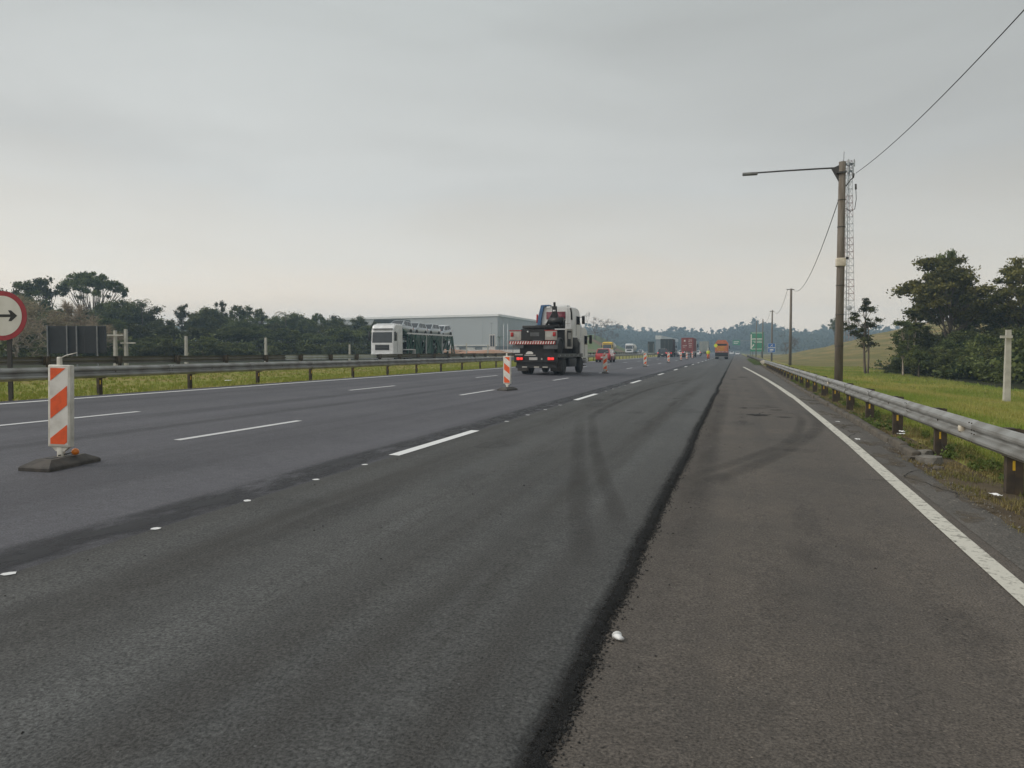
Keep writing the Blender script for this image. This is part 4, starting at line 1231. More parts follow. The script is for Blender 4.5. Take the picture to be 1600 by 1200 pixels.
def make_car(kind, paint, loc, rz, label, group, lights='off', name=None):
    L, W, H, st, gb_, gr_ = CARS[kind]
    o = empty(name or {'hatch': 'hatchback_car', 'sedan': 'sedan_car', 'suv': 'suv_car', 'pickup': 'pickup_truck'}[kind], loc, rz, label, 'car', group)
    secs = []
    for y, hw, zb, zt in st:
        y *= L; hw *= W; zb *= H; zt *= H
        zm = zb + (zt - zb) * 0.55
        half = [(0, zb), (hw * .86, zb), (hw * .97, zb + .07), (hw, zm), (hw * .985, zt - .10), (hw * .93, zt - .02), (hw * .8, zt + .012), (0, zt + .025)]
        secs.append([(x, y, z) for x, z in half] + [(-x, y, z) for x, z in reversed(half[1:-1])])
    b = MB(); b.loft(secs, paint); body = b.build('body', o)
    belt = [np.interp(f, [s_[0] for s_ in st], [s_[3] for s_ in st]) * H - 0.01 for f in gb_]
    wb, wt = W * 0.455, W * 0.36
    base = [(-wb, gb_[0] * L, belt[0]), (wb, gb_[0] * L, belt[0]), (wb, gb_[1] * L, belt[1]), (-wb, gb_[1] * L, belt[1])]
    zt = H
    roof = [(-wt, gr_[0] * L, zt - .03), (wt, gr_[0] * L, zt - .03), (wt, gr_[1] * L, zt - .02), (-wt, gr_[1] * L, zt - .02)]
    b = MB()
    mid = [(-wt * .8, gr_[0] * L * .8, zt), (wt * .8, gr_[0] * L * .8, zt), (wt * .8, gr_[1] * L - .12, zt), (-wt * .8, gr_[1] * L - .12, zt)]
    b.loft([base, roof, mid], paint, smooth=False); b.build('cabin', o)
    rearq = [base[0], base[1], roof[1], roof[0]]; frontq = [base[2], base[3], roof[3], roof[2]]
    rq = [base[1], base[2], roof[2], roof[1]]; lq = [base[3], base[0], roof[0], roof[3]]
    MB().slab(quad_lerp(rearq, .07, .93, .12, .9), 'glass_dark').build('rear_window', o)
    MB().slab(quad_lerp(frontq, .05, .95, .06, .93), 'glass_dark').build('windshield', o)
    for u0, u1 in (((.10, .47), (.52, .90)) if kind != 'pickup' else ((.14, .46), (.52, .88))):
        MB().slab(quad_lerp(rq, u0, u1, .12, .88), 'glass_dark').build('side_window', o)
        MB().slab(quad_lerp(lq, 1 - u1, 1 - u0, .12, .88), 'glass_dark').build('side_window', o)
    hl = 'headlight_on' if lights == 'head' else 'lamp_clear'
    tl = 'brake_on' if lights == 'brake' else 'tail_red'
    for s_ in (-1, 1):
        MB().rbox((s_ * W * .36, L * .468, H * .44), (W * .17, L * .045, H * .09), .02, hl).build('headlight', o)
        MB().rbox((s_ * W * .415, -L * .478, H * .50), (W * .11, L * .035, H * .15), .02, tl).build('taillight', o)
        MB().rbox((s_ * W * .535, gb_[1] * L - .25, belt[1] + .08), (.15, .10, .12), .03, paint).build('mirror', o)
    MB().box((0, -L * .5 - .006, H * .36), (.42, .02, .13), 'plate').build('license_plate', o)
    MB().rbox((0, L * .492, H * .27), (W * .7, .06, H * .12), .02, 'truck_black').build('grille', o)
    MB().rbox((0, -L * .490, H * .20), (W * .82, .07, H * .10), .02, 'truck_black').build('bumper', o)
    if kind == 'pickup':
        MB().box((0, -L * .33, H * .61), (W * .82, L * .30, .02), 'truck_black').build('cargo_bed', o)
    wr = .30 if kind in ('hatch', 'sedan') else .36
    for s_ in (-1, 1):
        for f in (-.30, .32):
            b = MB(); b.lathe([(wr * 1.17, 0), (wr * 1.17, .03)], (s_ * (W / 2 - .022), f * L, wr * 1.02), (s_, 0, 0), 'truck_black', 18, False); b.build('wheel_arch', o)
            wheel(o, s_ * (W / 2 - .085), f * L, wr, .2)
    return o


def cab_over(o, W, yf, depth, z0, H, paint, visor=True, grille='truck_black', lights='lamp_clear', bumper=None, win='glass_dark', mirrors=True):
    """cab-over-engine cab whose front face is at y=yf, facing +y"""
    yb = yf - depth
    prof = [(yb, z0), (yf - .10, z0), (yf, z0 + .12), (yf, z0 + H * .40), (yf - .10, z0 + H * .75), (yf - .20, z0 + H * .87), (yf - .34, z0 + H * .945), (yf - .58, z0 + H * .985), (yf - .9, z0 + H), (yb, z0 + H)]
    b = MB(); secs = []
    for f, ins in ((-1, .13), (-.975, .06), (-.92, .02), (-.80, 0), (.80, 0), (.92, .02), (.975, .06), (1, .13)):
        cy = (yf + yb) / 2; cz = z0 + H / 2
        secs.append([(f * W / 2, cy + (y - cy) * (1 - ins * .5), cz + (z - cz) * (1 - ins * .5)) for y, z in prof])
    b.loft(secs, paint, smooth=False); cab = b.build('cab', o)
    hw = W * .44
    zq0, zq1 = z0 + H * .415, z0 + H * .745
    yq = lambda z: float(np.interp(z, [z0 + H * .40, z0 + H * .75, z0 + H * .93], [yf, yf - .10, yf - .28]))
    MB().slab([(hw, yq(zq0), zq0), (-hw, yq(zq0), zq0), (-hw * .97, yq(zq1), zq1), (hw * .97, yq(zq1), zq1)], win).build('windshield', cab)
    for s_ in (-1, 1):
        x = s_ * (W / 2 + .004)
        MB().box((x, yf - .50, z0 + H * .60), (.02, .62, H * .26), win).build('side_window', cab)
        MB().box((x, yf - .48, z0 + H * .43), (.016, .025, H * .62), 'truck_black', Matrix.Translation((0, -.42, 0))).build('door_seam', cab)
        MB().rbox((s_ * W * .40, yf + .01, z0 + H * .075), (W * .15, .06, H * .075), .02, lights).build('headlight', cab)
        if mirrors:
            b = MB(); b.rbox((s_ * (W / 2 + .17), yf - .02, z0 + H * .63), (.17, .10, H * .26), .035, 'truck_black')
            b.bar((s_ * (W / 2 - .02), yf - .12, z0 + H * .72), (s_ * (W / 2 + .15), yf - .03, z0 + H * .72), .03, .03, 'truck_black'); b.build('mirror', cab)
    MB().rbox((0, yf + .006, z0 + H * .27), (W * .62, .03, H * .17), .012, grille).build('grille', cab)
    for k in range(3):
        MB().box((0, yf + .026, z0 + H * (.215 + .05 * k)), (W * .56, .012, H * .012), 'truck_grey').build('grille_slat', cab)
    MB().rbox((0, yf - .02, z0 - .02), (W * .99, .22, H * .15), .04, bumper or paint).build('bumper', cab)
    if visor:
        MB().rbox((0, yf - .06, z0 + H * .85), (W * .9, .22, .06), .02, 'glass_dark').build('sun_visor', cab)
    return cab


def striped_bumper(o, W, y, z, h=.16, name='striped_bumper', n=18):
    b = MB(); b.box((0, y, z), (W, .08, h), 'tail_red'); k = b.build(name, o)
    b = MB(); w = W / n
    for i in range(n):
        x = -W / 2 + (i + .15) * w
        b.prism([(x, z - h * .42), (x + w * .42, z - h * .42), (x + w * .75, z + h * .42), (x + w * .33, z + h * .42)], y - .042, y - .05, 'white_sheet')
    b.build('white_stripes', k)
    return k


# ---- rollback truck with a second truck loaded on its deck
TRX, TRY = -10.12, 39.3
LD_Z = zr(TRX)
tr = empty('rollback_truck', (TRX, TRY, LD_Z), R(-3.5), 'black decked recovery truck driving away with another truck loaded on it', 'truck')
b = MB()
for s_ in (-1, 1):
    b.box((s_ * .40, 3.6, .72), (.09, 6.6, .22), 'truck_black')
b.box((0, 2.6, .72), (.8, .3, .2), 'truck_black'); b.build('chassis', tr)
b = MB(); b.box((0, 2.45, .98), (2.36, 5.1, .09), 'truck_black'); deck = b.build('deck', tr)
for s_ in (-1, 1):
    b = MB(); b.box((s_ * 1.20, 2.45, 1.03), (.07, 5.1, .20), 'deck_steel')
    b.build('side_rail', deck)
    for k in range(6):
        MB().lathe([(.035, 0), (.03, .02)], (s_ * 1.236, .3 + k * .9, 1.03), (s_, 0, 0), 'lamp_clear', 8).build('side_marker', deck)
b = MB(); b.box((0, -.06, .92), (2.38, .14, .50), 'truck_black'); b.box((0, .02, .55), (2.2, .1, .30), 'truck_black'); tail = b.build('tail_frame', tr)  # black panels heightened to close the dark gap below the load
for s_ in (-1, 1):
    b = MB(); b.rbox((s_ * .86, -.14, .86), (.40, .05, .17), .02, 'truck_black')
    tlp = b.build('light_box', tail)
    MB().rbox((s_ * .86 - .09, -.172, .86), (.17, .03, .14), .012, 'brake_on').build('brake_light', tlp)
    MB().rbox((s_ * .86 + .09, -.172, .86), (.15, .03, .13), .012, 'brake_on').build('brake_light', tlp)
MB().box((-.12, -.14, .86), (.46, .02, .14), 'plate').build('license_plate', tail)
MB().box((.35, -.14, .85), (.07, .02, .09), 'panel_grey').build('small_lamp', tail)
MB().box((-.92, -.14, 1.07), (.42, .03, .06), 'panel_grey').build('reflector', tail)
for x0 in (-.62, .05, .52):
    MB().box((x0, -.08, .42), (.28, .04, .07), 'panel_grey').build('reflector', tail)
b = MB(); b.box((0, -.02, .43), (2.25, .12, .12), 'truck_black'); b.build('underrun_bar', tail)
for s_ in (-1, 1):
    MB().box((s_ * .93, .55, .50), (.62, .02, .62), 'rubber').build('mud_flap', tr)
    wheel(tr, s_ * 1.04, 1.25, .47, .26, True)
    wheel(tr, s_ * 1.02, 4.95, .47, .27)
    b = MB(); b.rbox((s_ * 1.02, 3.0, .62), (.36, 1.5, .44), .04, 'truck_black'); b.build('fuel_tank', tr)
    b = MB()
    for z in (.40, .62, .84):
        b.box((s_ * 1.10, 5.65, z), (.22, .42, .05), 'truck_black')
    b.build('cab_steps', tr)
cab_over(tr, 2.30, 6.55, 1.55, .72, 1.98, 'truck_white')
MB().box((0, 4.97, 1.55), (2.1, .06, 1.1), 'truck_black').build('headboard', tr)
# white emblem-like mark and strip on the tail
b = MB(); b.prism([(-.55, 1.10), (-.15, 1.10), (-.12, 1.17), (-.22, 1.24), (-.42, 1.25), (-.5, 1.18)], -.135, -.14, 'white_sheet'); b.box((-.3, -.137, 1.045), (.62, .006, .03), 'white_sheet'); b.build('white_mark', tail)

ld = empty('loaded_truck', (TRX + .0, TRY - .25, LD_Z + .90), R(-5.5), 'white cab truck with black crane mast and striped bumper, loaded on the recovery truck', 'truck')
b = MB()
for s_ in (-1, 1):
    b.box((s_ * .36, 2.5, .72), (.09, 4.9, .20), 'truck_black')
b.box((0, .12, .72), (.8, .12, .22), 'truck_black'); b.build('chassis', ld)
striped_bumper(ld, 2.56, -.02, .80, .17)
ld.children[-1].location.x = -.16
b = MB(); b.box((0, .06, .72), (2.3, .1, .08), 'truck_black'); b.box((-.95, .02, .60), (.6, .08, .16), 'truck_grey'); b.box((.85, .02, .58), (.75, .08, .22), 'truck_grey'); b.build('bumper_brackets', ld)
for s_ in (-1, 1):
    px_ = .86 if s_ > 0 else -1.10
    b = MB(); b.rbox((px_, .06, 1.18), (.66, .10, .50), .03, 'panel_grey'); lp = b.build('light_panel', ld)
    MB().box((px_, .005, 1.44), (.70, .03, .04), 'tail_red').build('panel_trim', lp)
    MB().rbox((px_ + .20 * s_, -.005, 1.24), (.16, .05, .22), .02, 'tail_red').build('tail_light', lp)
    MB().box((px_ - .1 * s_, .004, 1.12), (.26, .02, .10), 'panel_grey').build('number_plate', lp)
b = MB(); b.box((-.12, .12, 1.22), (1.32, .25, .60), 'truck_black'); b.box((0, .35, .40), (1.9, .2, .62), 'truck_black'); b.box((-.02, .0, 1.24), (.5, .04, .2), 'truck_grey'); b.rbox((-.05, .7, 1.62), (1.3, 1.5, .16), .03, 'truck_black'); b.build('tow_body', ld)  # wide low box is added dark infill, so no light shows underneath
b = MB(); b.lathe([(.05, 0), (.045, .03)], (-.40, -.005, 1.38), (0, -1, 0), 'lamp_clear', 10); b.build('work_lamp', ld)
for s_ in (-1, 1):
    wheel(ld, s_ * .94, .95, .46, .24, True, .585)
    wheel(ld, s_ * .96, 4.05, .46, .25, False, .585)
    b = MB(); secs = []
    for k in range(9):
        t = math.pi * k / 8
        secs.append([(s_ * .62, .95 + .58 * math.cos(t), .50 + .58 * math.sin(t)), (s_ * 1.12, .95 + .58 * math.cos(t), .50 + .58 * math.sin(t)), (s_ * 1.12, .95 + .54 * math.cos(t), .50 + .54 * math.sin(t)), (s_ * .62, .95 + .54 * math.cos(t), .50 + .54 * math.sin(t))])
    b.loft(secs, 'truck_grey', smooth=False); b.build('mudguard', ld)
# tool frame on the right, black hydraulics, crane mast
b = MB()
for p0, p1 in (((1.14, 1.75, .55), (1.14, 1.75, 1.52)), ((1.14, 2.75, .55), (1.14, 2.75, 1.52)), ((1.14, 1.75, .55), (1.14, 2.75, .55)), ((1.14, 1.75, 1.52), (1.14, 2.75, 1.52))):
    b.bar(p0, p1, .10, .10, 'panel_grey')
b.box((1.0, 2.25, .95), (.08, .7, .5), 'truck_black'); b.build('tool_frame', ld)
MX, MY = .40, .75      # crane stands to the right, close behind the cab
b = MB()
b.rbox((MX + .16, MY + 1.35, 1.85), (.72, .5, .5), .05, 'truck_black'); b.lathe([(.2, -.4), (.2, .4)], (MX + .16, MY + 1.1, 2.0), (1, 0, 0), 'truck_black', 14)
b.bar((-.55, 1.6, 1.7), (1.0, 1.9, 1.75), .12, .14, 'truck_black'); b.tube([(1.0, 1.8, 1.7), (1.08, 1.7, 2.05)], .05, 'truck_black', 8); b.build('winch', ld)
b = MB()
b.bar((MX - .45, MY + 1.0, 1.65), (MX, MY + 1.3, 2.6), .11, .12, 'truck_black'); b.bar((MX + .40, MY + 1.0, 1.65), (MX + .02, MY + 1.3, 2.6), .11, .12, 'truck_black')
b.bar((MX, MY + 1.25, 1.8), (MX + .02, MY + 1.2, 2.8), .22, .2, 'truck_black'); b.bar((MX + .02, MY + 1.2, 2.7), (MX + .03, MY + 1.15, 3.02), .1, .1, 'truck_black'); b.lathe([(.05, -.08), (.05, .08)], (MX + .03, MY + 1.13, 2.55), (1, 0, 0), 'lamp_clear', 10)
b.build('crane_mast', ld)
b = MB(); b.rbox((.72, 2.55, 1.02), (.78, 1.0, 1.0), .04, 'truck_black'); b.rbox((-.5, 2.6, 1.3), (1.2, .8, .6), .05, 'truck_black'); b.tube([(-.2, 2.2, 1.6), (.1, 1.9, 1.9), (.5, 2.0, 1.75)], .035, 'truck_black', 6); b.build('equipment_boxes', ld)
b = MB(); b.box((1.115, 2.5, 1.2), (.02, .55, .35), 'panel_grey'); b.build('box_lid', ld)
b = MB(); b.rbox((1.0, 3.6, .85), (.22, .9, .55), .04, 'truck_black'); b.build('battery_box', ld)
cb = cab_over(ld, 1.80, 4.95, 1.75, 1.02, 1.80, 'truck_white', visor=False)
cb.location.x = .10
MB().rbox((-.02, 3.185, 2.36), (1.12, .04, .42), .015, 'glass_red').build('rear_window', cb)
MB().box((.02, 3.19, 1.9), (1.6, .012, .02), 'panel_grey').build('panel_seam', cb)
MB().box((.68, 3.19, 2.25), (.015, .012, 1.0), 'panel_grey').build('panel_seam', cb)
b = MB(); b.rbox((.05, 3.75, 2.88), (1.0, .55, .14), .03, 'truck_white'); b.build('roof_hatch', cb)
# blue corner fairing on the left and dark air duct on the right
b = MB(); secs = []
for t in np.linspace(0, 1, 8):
    x = -1.10 + .22 * t ** 2; z = 1.25 + 1.58 * t; secs.append([(x - .02, 3.06, z), (x + .17, 3.06, z), (x + .17, 3.55, z), (x - .02, 3.55, z)])
secs += [[(-.86, 3.06, 2.95), (-.70, 3.06, 2.88), (-.70, 3.55, 2.88), (-.86, 3.55, 2.95)], [(-.40, 3.06, 2.97), (-.40, 3.06, 2.90), (-.40, 3.55, 2.90), (-.40, 3.55, 2.97)]]
b.loft(secs, 'truck_blue', smooth=False); b.build('blue_fairing', cb)
b = MB(); b.tube([(.84, 3.15, 2.75), (.90, 3.15, 2.5), (.92, 3.15, 2.1)], .05, 'truck_black', 8); b.build('air_duct', cb)
b = MB(); b.bar((-.9, 4.2, 2.4), (-1.5, 4.3, 2.4), .03, .03, 'truck_black'); b.rbox((-1.53, 4.3, 2.25), (.10, .10, .5), .03, 'tail_red'); b.build('long_mirror', cb)

# ---- car transporter coming the other way (local +y = its direction of travel)
TPX, TPZ = -34.3, 0.47
tp = empty('car_transporter', (TPX, 79.6, TPZ), math.pi, 'white cab car transporter with green trailer on the opposite carriageway', 'truck')
YF = 8.75
cab_over(tp, 2.5, YF, 2.25, .55, 3.25, 'truck_white', lights='lamp_clear')
b = MB(); b.prism([(6.5, 3.55), (YF - .5, 3.75), (YF - .9, 3.86), (6.5, 3.86)], -1.0, 1.0, 'truck_white', 'yz'); b.build('roof_fairing', tp)
b = MB(); b.box((0, 5.9, .78), (.95, 5.2, .26), 'truck_black'); b.build('chassis', tp)
for s_ in (-1, 1):
    for y in (7.75, 4.6):
        wheel(tp, s_ * 1.08, y, .5, .3, y < 5)
    for y in (-5.6, -6.7):
        wheel(tp, s_ * 1.08, y, .45, .3, True)
    b = MB(); b.box((s_ * 1.13, 4.6, 1.22), (.36, 2.5, .10), 'truck_white'); b.box((s_ * 1.13, 3.38, .85), (.36, .10, .8), 'truck_white'); b.build('mudguard', tp)
    b = MB(); b.box((s_ * 1.13, -6.1, 1.1), (.36, 2.6, .1), 'truck_white'); b.box((s_ * 1.13, -4.8, .85), (.36, .1, .5), 'truck_white'); b.build('mudguard', tp)
    b = MB(); b.box((s_ * 1.22, -1.3, 2.92), (.10, 13.4, .17), 'truck_white'); b.build('upper_deck_rail', tp)
    b = MB(); b.box((s_ * 1.22, -1.9, 2.35), (.07, 11.0, .09), 'trailer_green'); b.build('side_beam', tp)
    b = MB(); b.box((s_ * 1.20, -2.3, .62), (.10, 11.4, .16), 'trailer_green'); b.build('lower_deck_rail', tp)
    for y in (5.2, 4.3, 3.0, 1.6, .2, -1.6, -3.2, -4.6, -6.4, -7.9):
        b = MB(); b.bar((s_ * 1.21, y, .6), (s_ * 1.21, y, 2.88), .14 if y not in (1.6, -3.2) else .07, .14, 'trailer_green' if y not in (.2, -4.6) else 'galvanised_new'); b.build('upright', tp)
    for y, d in ((5.2, -.9), (4.3, -1.3), (1.6, 1.4), (1.6, -1.4), (.2, -1.7), (-1.6, -1.6), (-4.6, 1.4), (-4.6, -1.8), (-6.4, -1.4)):
        b = MB(); b.bar((s_ * 1.21, y, .7), (s_ * 1.21, y + d, 2.65), .10, .13, 'trailer_green'); b.build('brace', tp)
    for y, L_ in ((2.3, 1.2), (-.7, 1.6), (-3.9, 1.2)):
        MB().box((s_ * 1.17, y, 1.55), (.05, L_, 1.5), 'trailer_green').build('hydraulic_cover', tp)
    MB().box((s_ * 1.18, -1.9, 2.62), (.05, 11.6, .34), 'trailer_green').build('deck_skirt', tp)
    MB().box((s_ * 1.16, -1.4, .42), (.1, 7.0, .34), 'truck_black').build('side_guard', tp)
    b = MB(); b.bar((s_ * 1.21, 5.3, 2.95), (s_ * 1.21, 6.4, 3.3), .1, .14, 'trailer_green'); b.build('front_ramp_rail', tp)
    b = MB(); b.bar((s_ * 1.21, -8.0, 2.9), (s_ * 1.15, -8.9, .7), .12, .16, 'trailer_green'); b.build('rear_ramp', tp)
b = MB(); b.box((0, -1.3, 2.70), (2.3, 13.0, .07), 'trailer_green'); b.build('upper_deck', tp)
b = MB(); b.box((0, -2.3, .58), (2.3, 11.2, .07), 'truck_black'); b.build('lower_deck', tp)
b = MB(); b.bar((0, 4.9, 2.72), (0, 6.4, 3.0), 2.3, .07, 'trailer_green'); b.build('front_ramp', tp)


def on_tp(yl): return (TPX, 79.6 - yl, 0)
for i, (yl, zl, tilt, kind, pt, lab) in enumerate([
        (4.65, 2.86, .07, 'hatch', 'silver_paint', 'first silver car on the transporter upper deck, right behind its cab'),
        (.6, 2.74, .02, 'hatch', 'silver_paint', 'second silver car on the transporter upper deck, counted from the cab'),
        (-3.45, 2.74, .0, 'hatch', 'silver_paint', 'third silver car on the transporter upper deck, counted from the cab'),
        (-7.3, 2.66, -.08, 'hatch', 'silver_paint', 'rearmost silver car on the transporter upper deck'),
        (2.0, .62, .05, 'hatch', 'black_paint_car', 'car painted black for the shaded deck interior, on the transporter lower deck nearest its cab'),  # black paint carries the shade inside the lower deck
        (-2.2, .62, .0, 'hatch', 'black_paint_car', 'car painted black for the shaded deck interior, in the middle of the transporter lower deck'),  # deck shade put into the paint here too
        (-6.3, 1.05, -.08, 'sedan', 'grey_paint_car', 'grey car at the rear of the transporter lower deck')]):
    c = make_car(kind, pt, (TPX, 79.6 - yl, TPZ + zl), math.pi, lab, 'cars loaded on the transporter')
    c.rotation_euler = (tilt, 0, math.pi)

# ---- cars in traffic
make_car('hatch', 'red_paint_car', (-13.55, 82.6, zr(-13.55)), R(1), 'red hatchback driving away in the leftmost lane', None)
make_car('suv', 'black_paint_car', (-13.55, 151.0, zr(-13.5)), 0, 'dark grey suv with pale tailgate just behind the dark box truck', None, 'brake')
make_car('pickup', 'silver_paint', (-13.4, 176, zr(-13.4)), 0, 'silver pickup between the dark box truck and the container truck', None)
make_car('sedan', 'white_paint_car', (-13.3, 202, zr(-13.3)), 0, 'white car with red brake lights just left of the container truck', None, 'brake')
make_car('sedan', 'white_paint_car', (-9.7, 205, zr(-9.7)), 0, 'white car ahead of the container truck, behind the delineators', None, 'off')
make_car('sedan', 'white_paint_car', (-28.6, 181, .47), math.pi, 'white oncoming car with headlight lit beside the red hatchback', None, 'head')
make_car('hatch', 'white_paint_car', (-29.2, 247, .47), math.pi, 'small white oncoming car left of the dark box truck', None)
make_car('hatch', 'white_paint_car', (0.6, 330, -.05), math.pi, 'tiny white van-like car where the road vanishes', None)
make_car('suv', 'white_paint_car', (-1.8, 350, 0), math.pi, 'tiny white car under the overhead green sign', None)
make_car('sedan', 'silver_paint', (-6.0, 345, .1), 0, 'tiny silver car right of the orange truck in the distance', None)


def rigid_rear(o, W, L, z0, H, m, doors=True):
    b = MB(); b.rbox((0, L / 2, z0 + H / 2), (W, L, H), .03, m, smooth=False); body = b.build('cargo_box', o)
    if doors:
        MB().box((0, -.012, z0 + H / 2), (.03, .02, H * .96), 'truck_black').build('door_seam', body)
        for x in (-.35, .35):
            MB().box((x, -.03, z0 + H / 2), (.035, .035, H * .92), 'grey_steel').build('lock_rod', body)
    b = MB(); b.box((0, L / 2, z0 - .12), (.9, L, .2), 'truck_black'); b.build('chassis', o)
    b = MB(); b.box((0, .02, .55), (W * .95, .1, .14), 'truck_black'); b.build('underrun_bar', o)
    for s_ in (-1, 1):
        MB().box((s_ * W * .38, -.02, z0 - .18), (.32, .06, .14), 'brake_on').build('taillight', o)
        MB().box((s_ * W * .36, .3, .6), (.55, .02, .5), 'rubber').build('mud_flap', o)
        for y in (1.1, 2.3):
            wheel(o, s_ * (W / 2 - .18), y, .5, .28, True)
        wheel(o, s_ * (W / 2 - .18), L + .6, .5, .28)
    return body


bt = empty('box_truck', (-14.05, 164.5, zr(-14)), 0, 'truck with dark square cargo box behind the dark suv', 'truck')
rigid_rear(bt, 2.55, 7.0, 1.0, 2.75, 'tarp_dark'); cab_over(bt, 2.4, 9.0, 1.8, .7, 2.3, 'truck_white')
ct = empty('container_truck', (-9.75, 164.0, zr(-9.7)), 0, 'truck carrying a rust red shipping container', 'truck')
body = rigid_rear(ct, 2.45, 12.0, 1.25, 2.85, 'container_red'); cab_over(ct, 2.45, 15.0, 2.2, .7, 2.9, 'truck_white')
for k in range(30):
    for s_ in (-1, 1):
        MB().box((s_ * 1.235, .4 + k * .39, 2.68), (.03, .16, 2.6), 'container_red').build('corrugation', body)
b = MB()
b.box((-.55, -.045, 3.45), (.30, .01, .34), 'white_sheet')
for z, xs_ in ((3.62, (.35, .52, .69, .86)), (3.30, (.30, .50, .78)), (2.85, (.32, .5, .7, .86)), (2.5, (.45, .62, .8)), (2.45, (-.85, -.62, -.40, -.2)), (2.15, (-.8, -.55, .4, .6, .78))):
    for x in xs_:
        b.box((x, -.045, z), (.11, .01, .14), 'white_sheet')
b.build('lettering', body)
gb2 = empty('box_truck', (-9.6, 246, zr(-9.6)), 0, 'pale grey box truck in the queue right of the container truck', 'truck')
rigid_rear(gb2, 2.7, 8, 1.15, 3.2, 'box_grey'); cab_over(gb2, 2.4, 10, 1.8, .7, 2.4, 'truck_white')
rt = empty('box_truck', (-6.0, 300, zr(-6)), 0, 'distant dull red box truck partly behind the orange truck', 'truck')
rigid_rear(rt, 2.6, 8, 1.1, 2.9, 'container_red'); cab_over(rt, 2.4, 10, 1.8, .7, 2.4, 'truck_white')

yt = empty('yellow_truck', (-31.6, 200.0, .47), math.pi, 'yellow cab truck with beige load on the opposite carriageway', 'truck')
cab_over(yt, 2.5, 4.6, 2.2, .6, 2.85, 'yellow_truck')
b = MB(); b.box((0, -1.2, .9), (.9, 8, .25), 'truck_black'); b.build('chassis', yt)
b = MB(); b.lathe([(.9, 0), (1.15, .15), (1.15, 5.6), (.9, 5.75)], (0, 2.1, 2.2), (0, -1, 0), 'tank_beige', 24); b.build('tank', yt)
for s_ in (-1, 1):
    for y in (3.6, -2.2, -3.4): wheel(yt, s_ * 1.05, y, .5, .3, y < 0)
wt = empty('tanker_truck', (-33.0, 253.0, .47), math.pi, 'white tanker truck on the opposite carriageway below the grassy mound', 'truck')
cab_over(wt, 2.5, 5.0, 2.2, .6, 2.9, 'truck_white')
b = MB(); b.box((0, -1.5, .9), (.9, 10, .25), 'truck_black'); b.build('chassis', wt)
b = MB(); b.lathe([(.9, 0), (1.2, .2), (1.2, 7.6), (.9, 7.8)], (0, 2.5, 2.25), (0, -1, 0), 'white_plastic', 24); b.build('tank', wt)
for s_ in (-1, 1):
    for y in (4.0, -3.4, -4.6): wheel(wt, s_ * 1.05, y, .5, .3, y < 0)

# ---- orange works truck seen from behind
ot = empty('works_truck', (-2.55, 147.0, zr(-2.55)), 0, 'orange works truck parked on the new lane, seen from behind', 'truck')
b = MB()
b.loft([[(-w, y, 1.15), (w, y, 1.15), (w * 1.02, y, 2.5), (w * .96, y, 3.0), (w * .62, y, 3.5), (-w * .62, y, 3.5), (-w * .96, y, 3.0), (-w * 1.02, y, 2.5)] for y, w in ((0, 1.16), (5.2, 1.16))], 'orange_truck', smooth=False)
hop = b.build('hopper', ot)
b = MB(); b.box((.05, -.015, 2.66), (1.75, .04, .34), 'black_paint'); b.build('opening', hop)
b = MB(); b.prism([(-.85, 1.5), (.95, 1.5), (1.0, 2.4), (-.9, 2.4)], -.03, -.10, 'amber_truck'); b.build('tailgate', hop)
b = MB(); b.box((.72, -.11, 1.95), (.5, .03, .7), 'orange_truck'); b.build('side_cover', hop)
b = MB(); b.lathe([(.33, 0), (.33, .03)], (-1.05, -.05, 2.5), (0, -1, 0), 'vest_yellow', 18, False); b.build('warning_disc', ot)
striped_bumper(ot, 2.4, -.08, 1.36, .18, n=10)
b = MB(); b.box((0, 2.5, .95), (2.2, 6.0, .5), 'truck_black'); b.box((0, -.02, .85), (2.3, .12, .72), 'truck_black'); fr = b.build('chassis', ot)
for s_ in (-1, 1):
    MB().rbox((s_ * .85, -.10, .92), (.34, .05, .2), .02, 'tail_red').build('taillight', fr)
    wheel(ot, s_ * .98, .9, .48, .28, True); wheel(ot, s_ * .98, 6.0, .48, .28)
MB().box((0, -.1, .95), (.5, .03, .45), 'sign_blue').build('license_plate', fr)
MB().box((0, -.1, .50), (2.2, .06, .09), 'panel_grey').build('underrun_bar', fr)
cab_over(ot, 2.3, 7.6, 1.7, .7, 2.4, 'orange_truck')

# ---- road worker beside the truck
pw = empty('person', (-4.75, 141.5, zr(-4.75)), R(20), 'road worker in yellow top and orange trousers beside the orange truck', 'person')
def ring(cx, cy, z, rx, ry, n=12): return [(cx + rx * math.cos(2 * math.pi * k / n), cy + ry * math.sin(2 * math.pi * k / n), z) for k in range(n)]
me = bpy.data.meshes.new('body')
J = [(0, 0, .95), (0, 0, 1.15), (0, 0, 1.40), (0, 0, 1.52), (0, .02, 1.64), (0, .02, 1.76),
     (.19, 0, 1.42), (.27, .02, 1.14), (.25, .12, .90), (.25, .16, .80), (-.19, 0, 1.42), (-.27, .0, 1.14), (-.26, .06, .88), (-.26, .08, .78),
     (.10, 0, .90), (.12, .03, .50), (.12, 0, .09), (.13, .14, .04), (-.10, 0, .90), (-.13, -.02, .50), (-.14, -.06, .09), (-.15, .08, .04)]
E_ = [(0, 1), (1, 2), (2, 3), (3, 4), (4, 5), (2, 6), (6, 7), (7, 8), (8, 9), (2, 10), (10, 11), (11, 12), (12, 13), (0, 14), (14, 15), (15, 16), (16, 17), (0, 18), (18, 19), (19, 20), (20, 21)]
RAD = [.15, .14, .16, .06, .10, .09, .075, .05, .04, .045, .075, .05, .04, .045, .10, .065, .045, .045, .10, .065, .045, .045]
me.from_pydata(J, E_, [])
me.materials.append(MATS['skin'])
bo = put('body', me, pw)
